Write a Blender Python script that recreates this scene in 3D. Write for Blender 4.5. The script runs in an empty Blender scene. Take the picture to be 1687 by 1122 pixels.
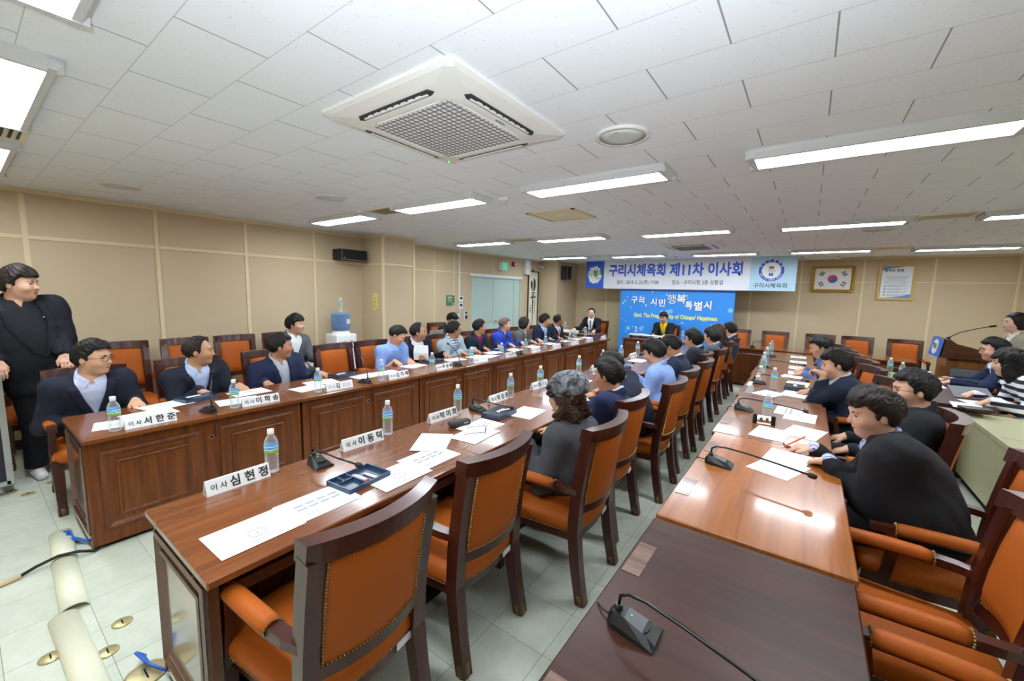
import bpy, bmesh, math, random
import numpy as np
from mathutils import Vector, Matrix
random.seed(7)
PI = math.pi
R = math.radians
COL = bpy.context.scene.collection
SC = bpy.context.scene

# ------------------------------------------------------------------ camera
CAM_H, CEIL = 1.69, 2.59
def make_camera():
    yaw, pit, rol = R(35.97768), R(-6.72454), R(1.37392)
    f = Vector((-math.sin(yaw) * math.cos(pit), math.cos(yaw) * math.cos(pit), math.sin(pit)))
    r = Vector((math.cos(yaw), math.sin(yaw), 0))
    u = r.cross(f)
    c, s = math.cos(rol), math.sin(rol)
    rr, uu = c * r + s * u, -s * r + c * u
    cam = bpy.data.cameras.new('camera')
    ob = bpy.data.objects.new('camera', cam)
    COL.objects.link(ob)
    ob.matrix_world = Matrix(((rr.x, uu.x, -f.x, 0), (rr.y, uu.y, -f.y, 0), (rr.z, uu.z, -f.z, CAM_H), (0, 0, 0, 1)))
    cam.sensor_fit = 'HORIZONTAL'
    cam.sensor_width = 36
    cam.lens = 668.96 / 1687 * 36
    cam.clip_start = 0.02
    SC.camera = ob
make_camera()

# ------------------------------------------------------------------ world, lights, exposure
w = bpy.data.worlds.new('world')
SC.world = w
w.use_nodes = True
w.node_tree.nodes['Background'].inputs[0].default_value = (0.75, 0.82, 0.9, 1)
w.node_tree.nodes['Background'].inputs[1].default_value = 0.02
SC.view_settings.view_transform = 'Standard'
SC.view_settings.look = 'None'
SC.view_settings.exposure = 1.06
SC.view_settings.gamma = 1.0
SC.view_settings.use_curve_mapping = False
SC.cycles.max_bounces = 8
SC.cycles.transparent_max_bounces = 16
SC.cycles.caustics_reflective = False
SC.cycles.caustics_refractive = False
SC.cycles.sample_clamp_indirect = 4.0
LAMP_E = 18.8            # radiance of the ceiling light diffusers
FLASH_W = 125.0          # the photographer's flash, bounced off the ceiling
def make_flash():
    d = bpy.data.lights.new('bounce_flash', 'SPOT')
    d.energy = FLASH_W
    d.color = (0.86, 0.93, 1.0)
    d.spot_size = R(128)
    d.spot_blend = 1.0
    d.shadow_soft_size = 0.05
    o = bpy.data.objects.new('bounce_flash', d)
    o.location = (0.05, -0.15, 1.8)
    o.rotation_euler = Vector((-0.36, 0.52, 0.66)).to_track_quat('-Z', 'Y').to_euler()
    COL.objects.link(o)
make_flash()

# ------------------------------------------------------------------ materials
def new_mat(name):
    m = bpy.data.materials.new(name)
    m.use_nodes = True
    nt = m.node_tree
    return m, nt, nt.nodes['Principled BSDF']
def srgb(c):
    return tuple((x / 12.92 if x <= 0.04045 else ((x + 0.055) / 1.055) ** 2.4) for x in (v / 255 for v in c)) + (1,)
def plain(name, rgb, rough=0.5, metal=0.0, spec=0.5, coat=0.0, emit=None, bump=0.0, bscale=60, var=0.0, vscale=8):
    m, nt, b = new_mat(name)
    b.inputs['Base Color'].default_value = srgb(rgb)
    b.inputs['Roughness'].default_value = rough
    b.inputs['Metallic'].default_value = metal
    b.inputs['Specular IOR Level'].default_value = spec
    b.inputs['Coat Weight'].default_value = coat
    b.inputs['Coat Roughness'].default_value = 0.08
    if emit:
        b.inputs['Emission Color'].default_value = srgb(rgb)
        b.inputs['Emission Strength'].default_value = emit
    tc = nt.nodes.new('ShaderNodeTexCoord')
    if var:
        n = nt.nodes.new('ShaderNodeTexNoise'); n.inputs['Scale'].default_value = vscale; n.inputs['Detail'].default_value = 4
        mx = nt.nodes.new('ShaderNodeMix'); mx.data_type = 'RGBA'; mx.blend_type = 'MIX'
        c = srgb(rgb)
        mx.inputs[6].default_value = tuple(x * (1 - var) for x in c[:3]) + (1,)
        mx.inputs[7].default_value = tuple(min(1, x * (1 + var)) for x in c[:3]) + (1,)
        nt.links.new(tc.outputs['Object'], n.inputs['Vector']); nt.links.new(n.outputs['Fac'], mx.inputs[0])
        nt.links.new(mx.outputs[2], b.inputs['Base Color'])
    if bump:
        n = nt.nodes.new('ShaderNodeTexNoise'); n.inputs['Scale'].default_value = bscale; n.inputs['Detail'].default_value = 3
        bp = nt.nodes.new('ShaderNodeBump'); bp.inputs['Strength'].default_value = bump; bp.inputs['Distance'].default_value = 0.02
        nt.links.new(tc.outputs['Object'], n.inputs['Vector']); nt.links.new(n.outputs['Fac'], bp.inputs['Height'])
        nt.links.new(bp.outputs['Normal'], b.inputs['Normal'])
    return m
def wood(name, dark, light, axis='Y', rough=0.22, coat=0.6, scale=1.0):
    m, nt, b = new_mat(name)
    tc = nt.nodes.new('ShaderNodeTexCoord')
    mp = nt.nodes.new('ShaderNodeMapping')
    s = {'X': (0.9, 14, 14), 'Y': (14, 0.9, 14), 'Z': (14, 14, 0.9)}[axis]
    mp.inputs['Scale'].default_value = tuple(v * scale for v in s)
    info = nt.nodes.new('ShaderNodeObjectInfo')
    off = nt.nodes.new('ShaderNodeVectorMath'); off.operation = 'MULTIPLY_ADD'
    off.inputs[1].default_value = (7.3, 5.1, 3.7)
    nt.links.new(info.outputs['Random'], off.inputs[0]); nt.links.new(tc.outputs['Object'], off.inputs[2])
    nt.links.new(off.outputs[0], mp.inputs['Vector'])
    n = nt.nodes.new('ShaderNodeTexNoise'); n.inputs['Scale'].default_value = 1.6; n.inputs['Detail'].default_value = 6; n.inputs['Distortion'].default_value = 0.7
    nt.links.new(mp.outputs['Vector'], n.inputs['Vector'])
    n2 = nt.nodes.new('ShaderNodeTexNoise'); n2.inputs['Scale'].default_value = 9; n2.inputs['Detail'].default_value = 3
    nt.links.new(mp.outputs['Vector'], n2.inputs['Vector'])
    add = nt.nodes.new('ShaderNodeMath'); add.operation = 'MULTIPLY_ADD'; add.inputs[1].default_value = 0.25
    nt.links.new(n2.outputs['Fac'], add.inputs[0]); nt.links.new(n.outputs['Fac'], add.inputs[2])
    cr = nt.nodes.new('ShaderNodeValToRGB')
    cr.color_ramp.elements[0].position = 0.42; cr.color_ramp.elements[0].color = srgb(dark)
    cr.color_ramp.elements[1].position = 0.82; cr.color_ramp.elements[1].color = srgb(light)
    nt.links.new(add.outputs[0], cr.inputs['Fac']); nt.links.new(cr.outputs['Color'], b.inputs['Base Color'])
    b.inputs['Roughness'].default_value = rough
    b.inputs['Coat Weight'].default_value = coat
    b.inputs['Coat Roughness'].default_value = 0.1
    return m
def clear_mat(name, rgb, milk=.12):
    m, nt, b = new_mat(name)
    b.inputs['Base Color'].default_value = srgb(rgb); b.inputs['Roughness'].default_value = .08
    tr_ = nt.nodes.new('ShaderNodeBsdfTransparent'); tr_.inputs[0].default_value = srgb(rgb)
    lw = nt.nodes.new('ShaderNodeLayerWeight'); lw.inputs[0].default_value = .35
    ma = nt.nodes.new('ShaderNodeMath'); ma.operation = 'MULTIPLY_ADD'; ma.inputs[1].default_value = .55; ma.inputs[2].default_value = milk
    mx = nt.nodes.new('ShaderNodeMixShader'); out = nt.nodes['Material Output']
    nt.links.new(lw.outputs['Facing'], ma.inputs[0]); nt.links.new(ma.outputs[0], mx.inputs[0])
    nt.links.new(tr_.outputs[0], mx.inputs[1]); nt.links.new(b.outputs[0], mx.inputs[2]); nt.links.new(mx.outputs[0], out.inputs[0])
    return m
M = {}
M['top'] = wood('desk_top_wood', (96, 48, 17), (130, 72, 29), 'X', 0.26, 0.45)
M['panel'] = wood('desk_panel_wood', (82, 40, 14), (122, 66, 26), 'Z', 0.36, 0.12)
M['panel'].node_tree.nodes['Principled BSDF'].inputs['Specular IOR Level'].default_value = 0.3
M['side'] = wood('desk_side_wood', (62, 34, 20), (100, 60, 38), 'Z', 0.2, 0.9)
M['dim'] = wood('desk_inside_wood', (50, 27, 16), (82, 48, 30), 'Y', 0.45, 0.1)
M['orange_top'] = wood('orange_brown_lacquered_wood', (138, 76, 26), (168, 100, 42), 'X', 0.24, 0.4)
M['orange_top2'] = wood('mid_brown_lacquered_wood', (116, 66, 36), (144, 88, 50), 'X', 0.26, 0.4)
M['dark_top'] = wood('dark_walnut_wood', (48, 25, 17), (70, 38, 26), 'Y', 0.38, 0.0, 0.5)
M['dark_top'].node_tree.nodes['Principled BSDF'].inputs['Specular IOR Level'].default_value = 0.25
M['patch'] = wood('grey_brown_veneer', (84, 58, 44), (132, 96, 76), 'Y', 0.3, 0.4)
M['chair_wood'] = wood('chair_frame_wood', (52, 20, 13), (76, 31, 19), 'Z', 0.3, 0.2)
M['podium'] = wood('podium_wood', (92, 54, 22), (136, 86, 40), 'Z', 0.3, 0.5)
M['podium_dark'] = wood('podium_dark_wood', (60, 30, 14), (92, 50, 26), 'X', 0.3, 0.5)
M['leather'] = plain('orange_leather', (170, 87, 28), 0.5, spec=.16, bump=0.08, bscale=240, var=0.06, vscale=5)
M['brass'] = plain('antique_brass', (150, 128, 78), 0.35, 0.8)
M['floor_brass'] = plain('floor_brass', (186, 172, 128), 0.35, 0.5)
M['cap_brass'] = plain('dull_brass', (128, 102, 58), 0.45, 0.7)
M['white_plastic'] = plain('white_plastic', (236, 238, 238), 0.35)
M['paper'] = plain('white_paper', (228, 231, 233), 0.7)
M['print'] = plain('grey_print', (150, 153, 157), 0.8)
M['ink'] = plain('black_ink', (32, 32, 34), 0.6)
M['black'] = plain('black_plastic', (26, 27, 29), 0.35)
M['black_gloss'] = plain('black_gloss', (14, 15, 17), 0.12)
M['rubber'] = plain('black_rubber', (20, 20, 21), 0.6)
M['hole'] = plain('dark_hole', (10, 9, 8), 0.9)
M['navy_tray'] = plain('navy_plastic', (52, 72, 98), 0.3)
M['steel'] = plain('brushed_steel', (190, 192, 194), 0.28, 0.9)
M['bottle'] = clear_mat('clear_bottle', (246, 250, 252), .1)
M['blue_bottle'] = clear_mat('blue_tinted_bottle', (150, 186, 226), .3)
M['screen'] = plain('dark_screen', (16, 18, 24), 0.08)
M['white_tile'] = plain('white_paint', (232, 234, 232), 0.6)
M['lamp_frame'] = plain('lamp_frame_grey', (206, 210, 212), 0.45)
M['diffuser'] = plain('lamp_diffuser', (238, 247, 255), 0.5, emit=LAMP_E)
M['ac'] = plain('ac_plastic', (228, 229, 226), 0.42)
M['ac_dark'] = plain('ac_slot_dark', (40, 42, 44), 0.6)
M['cream'] = plain('cream_panel', (226, 220, 190), 0.5)
M['duct'] = plain('cream_duct', (222, 222, 196), 0.4, var=0.04, vscale=6)
M['blue_cable'] = plain('blue_cable', (28, 96, 190), 0.4)
M['tan'] = plain('tan_sleeve', (206, 184, 142), 0.6)
M['cabinet'] = plain('olive_cream_steel', (182, 180, 142), 0.35, coat=0.1, var=0.05, vscale=2)
M['speaker'] = plain('speaker_black', (30, 31, 33), 0.55)
M['teal'] = plain('teal_grey_door', (184, 204, 196), 0.4)
M['trim'] = plain('wall_batten', (186, 164, 124), 0.6)
M['gold'] = plain('gold_leaf', (176, 136, 52), 0.3, 0.75, bump=0.7, bscale=70)
M['pale_wood'] = plain('pale_wood_frame', (206, 174, 112), 0.45)
M['silver'] = plain('silver_print', (150, 150, 152), 0.3, 0.4)

def colour(name, rgb, rough=0.5, **k):
    if name not in M:
        M[name] = plain(name, rgb, rough, **k)
    return M[name]
def fabric(name, rgb, rough=0.85, bump=0.35):
    if name not in M:
        m = plain(name, rgb, rough, spec=0.25, bump=bump, bscale=9, var=0.1, vscale=14)
        M[name] = m
    return M[name]

# ------------------------------------------------------------------ object helpers
def tag(o, label=None, cat=None, group=None, kind=None):
    if label: o['label'] = label
    if cat: o['category'] = cat
    if group: o['group'] = group
    if kind: o['kind'] = kind
    return o
def empty(name, loc=(0, 0, 0), rz=0.0):
    o = bpy.data.objects.new(name, None)
    o.empty_display_size = 0.1
    o.location = loc
    o.rotation_euler = (0, 0, rz)
    COL.objects.link(o)
    return o
def link(name, me, parent=None, loc=None, rot=None):
    o = bpy.data.objects.new(name, me)
    COL.objects.link(o)
    if parent is not None: o.parent = parent
    if loc is not None: o.location = loc
    if rot is not None: o.rotation_euler = rot
    return o
def copy_tree(o, parent=None):
    c = o.copy()
    COL.objects.link(c)
    if parent is not None: c.parent = parent
    for ch in o.children:
        copy_tree(ch, c)
    return c
class B:
    """collects shapes in a bmesh; each shape takes a material slot index"""
    def __init__(s):
        s.bm = bmesh.new()
        s.n = 0
    def _mi(s, faces, mi, smooth=False):
        for f in faces:
            f.material_index = mi
            f.smooth = smooth
    def box(s, c, d, mi=0, rot=None, bev=0.0, seg=1):
        before = set(s.bm.faces)
        mt = Matrix.Translation(c)
        if rot is not None: mt = mt @ rot.to_4x4()
        mt = mt @ Matrix.Diagonal((d[0], d[1], d[2], 1))
        g = bmesh.ops.create_cube(s.bm, size=1, matrix=mt)
        if bev:
            es = list({e for v in g['verts'] for e in v.link_edges})
            bmesh.ops.bevel(s.bm, geom=es, offset=bev, segments=seg, profile=0.6, affect='EDGES')
        s._mi([f for f in s.bm.faces if f not in before], mi, bool(bev and seg > 1))
        return s
    def span(s, x0, x1, y0, y1, z0, z1, mi=0, bev=0.0, seg=1):
        return s.box(((x0 + x1) / 2, (y0 + y1) / 2, (z0 + z1) / 2), (abs(x1 - x0), abs(y1 - y0), abs(z1 - z0)), mi, None, bev, seg)
    def cyl(s, a, b, r, r2=None, mi=0, seg=16, smooth=True, caps=True):
        a, b = Vector(a), Vector(b)
        before = set(s.bm.faces)
        q = (b - a).to_track_quat('Z', 'Y').to_matrix().to_4x4()
        bmesh.ops.create_cone(s.bm, cap_ends=caps, segments=seg, radius1=r, radius2=r if r2 is None else r2, depth=(b - a).length, matrix=Matrix.Translation((a + b) / 2) @ q)
        for f in s.bm.faces:
            if f not in before:
                f.material_index = mi
                f.smooth = smooth and len(f.verts) == 4
        return s
    def ball(s, c, r, mi=0, seg=12, rot=None):
        before = set(s.bm.faces)
        rr = (r, r, r) if isinstance(r, (int, float)) else r
        mt = Matrix.Translation(c)
        if rot is not None: mt = mt @ rot.to_4x4()
        mt = mt @ Matrix.Diagonal((rr[0], rr[1], rr[2], 1))
        bmesh.ops.create_uvsphere(s.bm, u_segments=seg, v_segments=max(4, seg // 2), radius=1, matrix=mt)
        s._mi([f for f in s.bm.faces if f not in before], mi, True)
        return s
    def loft(s, rings, mi=0, smooth=True, caps=True, closed=False):
        vs = [[s.bm.verts.new(p) for p in ring] for ring in rings]
        n = len(vs[0])
        fs = []
        rng = range(len(vs)) if closed else range(len(vs) - 1)
        for i in rng:
            a, b = vs[i], vs[(i + 1) % len(vs)]
            for j in range(n if n > 2 else 1):
                fs.append(s.bm.faces.new((a[j], a[(j + 1) % n], b[(j + 1) % n], b[j])))
        s._mi(fs, mi, smooth)
        if caps and not closed:
            s._mi([s.bm.faces.new(list(reversed(vs[0]))), s.bm.faces.new(vs[-1])], mi, False)
        return s
    def tube(s, pts, r, mi=0, seg=8, sy=1.0, up=(0, 0, 1), square=False, closed=False):
        """sweep a round, oval or squarish section along pts; r may be a list"""
        pts = [Vector(p) for p in pts]
        n = len(pts)
        rings = []
        prev = None
        for i, p in enumerate(pts):
            if closed:
                t = pts[(i + 1) % n] - pts[i - 1]
            else:
                t = pts[min(i + 1, n - 1)] - pts[max(i - 1, 0)]
            t.normalize()
            u = Vector(up)
            if abs(u.dot(t)) > 0.97: u = Vector((0, 1, 0)) if prev is None else prev
            x = t.cross(u).normalized()
            y = x.cross(t).normalized()
            prev = y
            rad = r[i] if isinstance(r, (list, tuple)) else r
            ring = []
            for k in range(seg):
                a = 2 * PI * k / seg + (PI / seg if square else 0)
                ca, sa = math.cos(a), math.sin(a)
                if square:
                    mxx = max(abs(ca), abs(sa)); ca, sa = ca / mxx, sa / mxx
                ring.append(p + x * ca * rad + y * sa * rad * sy)
            rings.append(ring)
        return s.loft(rings, mi, not square, True, closed)
    def lathe(s, prof, mi=0, seg=20, c=(0, 0, 0), cap=True):
        rings = [[(c[0] + r * math.cos(2 * PI * k / seg), c[1] + r * math.sin(2 * PI * k / seg), c[2] + z) for k in range(seg)] for r, z in prof]
        return s.loft(rings, mi, True, cap)
    def prism(s, poly, a, b, axis='z', mi=0):
        """extrude a 2D polygon between a and b along an axis"""
        f = {'z': lambda p, h: (p[0], p[1], h), 'y': lambda p, h: (p[0], h, p[1]), 'x': lambda p, h: (h, p[0], p[1])}[axis]
        return s.loft([[f(p, a) for p in poly], [f(p, b) for p in poly]], mi, False)
    def sheet(s, pts, mi=0):
        s._mi([s.bm.faces.new([s.bm.verts.new(p) for p in pts])], mi)
        return s
    def mesh(s, name, mats):
        bmesh.ops.recalc_face_normals(s.bm, faces=s.bm.faces)
        me = bpy.data.meshes.new(name)
        s.bm.to_mesh(me)
        s.bm.free()
        for m in (mats if isinstance(mats, (list, tuple)) else [mats]):
            me.materials.append(M[m] if isinstance(m, str) else m)
        return me
    def obj(s, name, mats, parent=None, loc=None, rot=None):
        return link(name, s.mesh(name, mats), parent, loc, rot)
def text_mesh(txt, size, mat, bold=0.0, depth=0.0008, align='CENTER', squeeze=1.0, shear=0.0):
    cu = bpy.data.curves.new('lettering', 'FONT')
    cu.body = txt
    cu.size = size
    cu.align_x = align
    cu.align_y = 'CENTER'
    cu.extrude = depth
    cu.offset = bold
    cu.shear = shear
    cu.resolution_u = 3
    o = bpy.data.objects.new('lettering', cu)
    COL.objects.link(o)
    dg = bpy.context.evaluated_depsgraph_get()
    me = bpy.data.meshes.new_from_object(o.evaluated_get(dg))
    bpy.data.objects.remove(o)
    bpy.data.curves.remove(cu)
    if squeeze != 1.0:
        for v in me.vertices: v.co.x *= squeeze
    me.materials.clear()
    me.materials.append(M[mat] if isinstance(mat, str) else mat)
    return me
ORD = ['first', 'second', 'third', 'fourth', 'fifth', 'sixth', 'seventh', 'eighth', 'ninth', 'tenth', 'eleventh', 'twelfth', 'thirteenth']
# ================================================================== the room
XL, XR, YF, YB = -6.3, 3.35, -0.95, 11.2
def ceiling_mat():
    m, nt, b = new_mat('ceiling_tiles')
    N, L = nt.nodes, nt.links
    def mt(op, a, bb=None, c=None):
        n = N.new('ShaderNodeMath'); n.operation = op
        for i, v in enumerate((a, bb, c)):
            if v is None: continue
            if isinstance(v, (int, float)): n.inputs[i].default_value = v
            else: L.new(v, n.inputs[i])
        return n.outputs[0]
    tc = N.new('ShaderNodeTexCoord'); sp = N.new('ShaderNodeSeparateXYZ')
    L.new(tc.outputs['Object'], sp.inputs[0])
    ry = mt('DIVIDE', mt('SUBTRACT', sp.outputs[1], 0.667 - 30), 0.2985)
    row = mt('FLOOR', ry); fy = mt('FRACT', ry)
    odd = mt('MODULO', row, 2.0)
    rx = mt('DIVIDE', mt('ADD', mt('SUBTRACT', sp.outputs[0], -1.822 - 60.6), mt('MULTIPLY', odd, 0.303)), 0.606)
    fx = mt('FRACT', rx)
    dx = mt('MINIMUM', fx, mt('SUBTRACT', 1.0, fx)); dy = mt('MINIMUM', fy, mt('SUBTRACT', 1.0, fy))
    sx = mt('LESS_THAN', dx, 0.005); sy = mt('LESS_THAN', dy, 0.0055)
    mp = N.new('ShaderNodeMapping'); mp.inputs['Scale'].default_value = (42, 58, 1); L.new(tc.outputs['Object'], mp.inputs[0])
    vo = N.new('ShaderNodeTexVoronoi'); vo.inputs['Scale'].default_value = 1.0; L.new(mp.outputs[0], vo.inputs['Vector'])
    nz = N.new('ShaderNodeTexNoise'); nz.inputs['Scale'].default_value = 60; L.new(tc.outputs['Object'], nz.inputs['Vector'])
    sp2 = mt('LESS_THAN', mt('ADD', vo.outputs['Distance'], mt('MULTIPLY', nz.outputs['Fac'], 0.5)), 0.36)
    n3 = N.new('ShaderNodeTexNoise'); n3.inputs['Scale'].default_value = 1.1; L.new(tc.outputs['Object'], n3.inputs['Vector'])
    def mix(f, a, bb):
        x = N.new('ShaderNodeMix'); x.data_type = 'RGBA'
        L.new(f, x.inputs[0])
        for i, v in ((6, a), (7, bb)):
            if isinstance(v, tuple): x.inputs[i].default_value = v
            else: L.new(v, x.inputs[i])
        return x.outputs[2]
    base = mix(n3.outputs['Fac'], srgb((236, 243, 252)), srgb((241, 248, 255)))
    c = mix(mt('MULTIPLY', sp2, 0.4), base, srgb((176, 176, 172)))
    c = mix(mt('MULTIPLY', sy, 0.42), c, srgb((120, 118, 112)))
    c = mix(mt('MULTIPLY', sx, 0.72), c, srgb((92, 88, 80)))
    L.new(c, b.inputs['Base Color'])
    b.inputs['Roughness'].default_value = 0.75
    return m
def floor_mat():
    m, nt, b = new_mat('floor_tiles')
    N, L = nt.nodes, nt.links
    tc = N.new('ShaderNodeTexCoord')
    mp = N.new('ShaderNodeMapping'); mp.inputs['Location'].default_value = (1.1695, -0.2985 + 0.0, 0); L.new(tc.outputs['Object'], mp.inputs[0])
    br = N.new('ShaderNodeTexBrick'); br.offset = 0.0; br.squash = 1.0
    br.inputs['Scale'].default_value = 1.0; br.inputs['Brick Width'].default_value = 0.3; br.inputs['Row Height'].default_value = 0.3
    br.inputs['Mortar Size'].default_value = 0.0013; br.inputs['Mortar Smooth'].default_value = 0.2
    br.inputs['Color1'].default_value = srgb((200, 207, 191)); br.inputs['Color2'].default_value = srgb((206, 212, 197)); br.inputs['Mortar'].default_value = srgb((120, 120, 110))
    L.new(mp.outputs[0], br.inputs['Vector'])
    n = N.new('ShaderNodeTexNoise'); n.inputs['Scale'].default_value = 9; n.inputs['Detail'].default_value = 8; n.inputs['Roughness'].default_value = 0.7
    L.new(tc.outputs['Object'], n.inputs['Vector'])
    cr = N.new('ShaderNodeValToRGB'); cr.color_ramp.elements[0].position = 0.3; cr.color_ramp.elements[0].color = (0.8, 0.8, 0.75, 1)
    cr.color_ramp.elements[1].position = 0.6; cr.color_ramp.elements[1].color = (1, 1, 1, 1)
    L.new(n.outputs['Fac'], cr.inputs['Fac'])
    mx = N.new('ShaderNodeMix'); mx.data_type = 'RGBA'; mx.blend_type = 'MULTIPLY'; mx.inputs[0].default_value = 0.7
    L.new(br.outputs['Color'], mx.inputs[6]); L.new(cr.outputs['Color'], mx.inputs[7]); L.new(mx.outputs[2], b.inputs['Base Color'])
    b.inputs['Roughness'].default_value = 0.28
    b.inputs['Specular IOR Level'].default_value = 0.4
    return m
def wall_mat():
    m = plain('beige_fabric_wall', (202, 183, 152), 0.85, spec=0.2, bump=0.15, bscale=300, var=0.05, vscale=3)
    return m
M['ceiling'] = ceiling_mat()
M['floor'] = floor_mat()
M['wall'] = wall_mat()
M['trim'] = plain('wall_batten_beige', (222, 204, 166), 0.55)
M['skirt'] = plain('dark_skirting', (58, 48, 40), 0.5)
def struct(name, b, mats):
    return tag(b.obj(name, mats), kind='structure')
struct('floor', B().span(XL - .1, XR + .1, YF - .1, YB + .1, -.1, 0), 'floor')
struct('ceiling', B().span(XL - .1, XR + .1, YF - .1, YB + .1, CEIL, CEIL + .1), 'ceiling')
DY0, DY1, DZ = 7.04, 9.02, 2.05          # the double door in the left wall
b = B()
b.span(XL - .1, XL, YF - .1, DY0, 0, CEIL); b.span(XL - .1, XL, DY1, YB + .1, 0, CEIL); b.span(XL - .1, XL, DY0, DY1, DZ, CEIL)
struct('wall_left', b, 'wall')
struct('wall_back', B().span(XL, XR, YB, YB + .1, 0, CEIL), 'wall')
struct('wall_right', B().span(XR, XR + .1, YF, YB, 0, CEIL), 'wall')
struct('wall_front', B().span(XL, XR, YF - .1, YF, 0, CEIL), 'wall')
struct('wall_pillar', B().span(XL, -5.72, 4.2, 4.87, 0, CEIL), 'wall')
struct('wall_corner_pillar', B().span(XL, -5.75, 9.95, YB, 0, CEIL), 'wall')
k = 1
def trim(b):
    global k
    struct('trim_%d' % k, b, 'trim'); k += 1
b = B()
for y in (-0.5, 0.47, 1.475, 2.42, 3.37): b.span(XL, XL + .012, y - .02, y + .02, 0.1, CEIL - .05)
b.span(XL, XL + .01, YF, 4.2, 2.105, 2.14); b.span(XL, XL + .016, YF, 4.2, CEIL - .045, CEIL)
trim(b)
b = B()
b.span(-5.72, -5.708, 4.19, 4.24, 0, CEIL - .03); b.span(-5.72, -5.708, 4.84, 4.88, 0, CEIL - .03); b.span(-5.72, -5.71, 4.2, 4.87, 2.09, 2.125)
b.span(-5.72, -5.705, 4.19, 4.88, CEIL - .04, CEIL); b.span(XL, -5.71, 4.188, 4.2, CEIL - .04, CEIL); b.span(XL, -5.72, 4.19, 4.2, 2.095, 2.12)
trim(b)
b = B()
for y in (5.886, 6.46): b.span(XL, XL + .01, y - .018, y + .018, 0, CEIL - .04)
b.span(XL, XL + .01, 4.87, DY0, 2.09, 2.115); b.span(XL, XL + .014, 4.87, 9.95, CEIL - .035, CEIL)
trim(b)
b = B()
for x in (-4.78, -2.0, -1.15, -0.2, 0.86, 1.9, 2.97): b.span(x - .02, x + .02, YB - .012, YB, 0.1, CEIL - .03)
b.span(-5.75, XR, YB - .01, YB, 2.06, 2.085); b.span(-5.75, XR, YB - .014, YB, CEIL - .04, CEIL)
b.span(-5.75, -5.74, 9.94, 9.99, 0, CEIL); 
trim(b)
b = B()
b.span(XL, XL + .015, DY0 - .06, DY1 + .06, DZ, DZ + .06)
tag(b.obj('trim_%d' % k, 'white_plastic'), kind='structure'); k += 1
struct('baseboard_left', B().span(XL, XL + .015, YF, 4.2, 0, .1), 'skirt')
struct('baseboard_back', B().span(-5.75, XR, YB - .015, YB, 0, .1), 'skirt')
# ---- the double door
dr = tag(empty('door_1', (XL, (DY0 + DY1) / 2, 0)), kind='structure')
W2 = (DY1 - DY0) / 2
b = B(); b.span(-.1, -.02, W2 - .28, W2, 0, DZ); b.span(-.1, 0, W2 - .03, W2, 0, DZ); b.span(-.1, .004, -W2, -W2 + .03, 0, DZ); b.span(-.1, -.0, -W2, W2, DZ - .02, DZ)
b.obj('door_frame', 'teal', dr)
for sgn, nm in ((-1, 'door_leaf'), (1, 'door_leaf')):
    y0, y1 = (-W2 + .03, -.155) if sgn < 0 else (-.145, W2 - .28)
    lf = B().span(-.075, -.035, y0, y1, .01, DZ - .02, bev=.004).obj(nm, 'teal', dr)
    hy = -.15 + sgn * .09
    B().cyl((-.035, hy, .98), (.02, hy, .98), .011).cyl((.02, hy - sgn * .02, .98), (.02, hy + sgn * .07, .98), .009).ball((-.03, hy, .98), (.012, .03, .03)).obj('door_handle', 'steel', lf)

# ---- ceiling lights: frame + glowing diffuser
LROWS = [[0.19] * 5, [3.0, 3.0, 3.06, 3.1, 3.1], [5.74, 5.85, 5.99, 6.13, 6.17], [8.8, 8.98, 9.22, 9.3, 9.52]]
LCOLS = [(-5.46, -4.29), (-3.74, -2.55), (-2.08, -0.86), (-0.40, 0.80), (1.32, 2.5)]
def make_lamp():
    r = empty('ceiling_light')
    L, Wd = 1.2, .31
    b = B()
    for s in (-1, 1):
        b.prism([(s * .11, 0), (s * .155, 0), (s * .155, -.02), (s * .135, -.052), (s * .11, -.052)], -L / 2, L / 2, 'x')
        b.prism([(s * (L / 2 - .05), 0), (s * L / 2, 0), (s * L / 2, -.02), (s * (L / 2 - .025), -.054), (s * (L / 2 - .05), -.054)], -.155, .155, 'y')
    b.obj('lamp_frame', 'lamp_frame', r)
    B().span(-L / 2 + .045, L / 2 - .045, -.113, .113, -.048, -.005).obj('diffuser', 'diffuser', r)
    return r
lamp0 = make_lamp()
RN = ['closest to the photographer', 'over the near desks', 'above the middle of the desks', 'in front of the banner']
CN = ['nearest the beige side wall', 'one in from the side wall', 'in the middle column', 'over the orange-brown desk row', 'farthest from the side wall']
for i, ys in enumerate(LROWS):
    for j, y in enumerate(ys):
        if i == 0 and j > 2: continue
        o = lamp0 if (i, j) == (0, 0) else copy_tree(lamp0)
        x0, x1 = LCOLS[j]
        o.location = ((x0 + x1) / 2, y, CEIL)
        o.rotation_euler = (0, 0, 0)
        tag(o, 'white ceiling light, row %s, %s' % (RN[i], CN[j]), 'ceiling light', 'ceiling lights')
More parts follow.
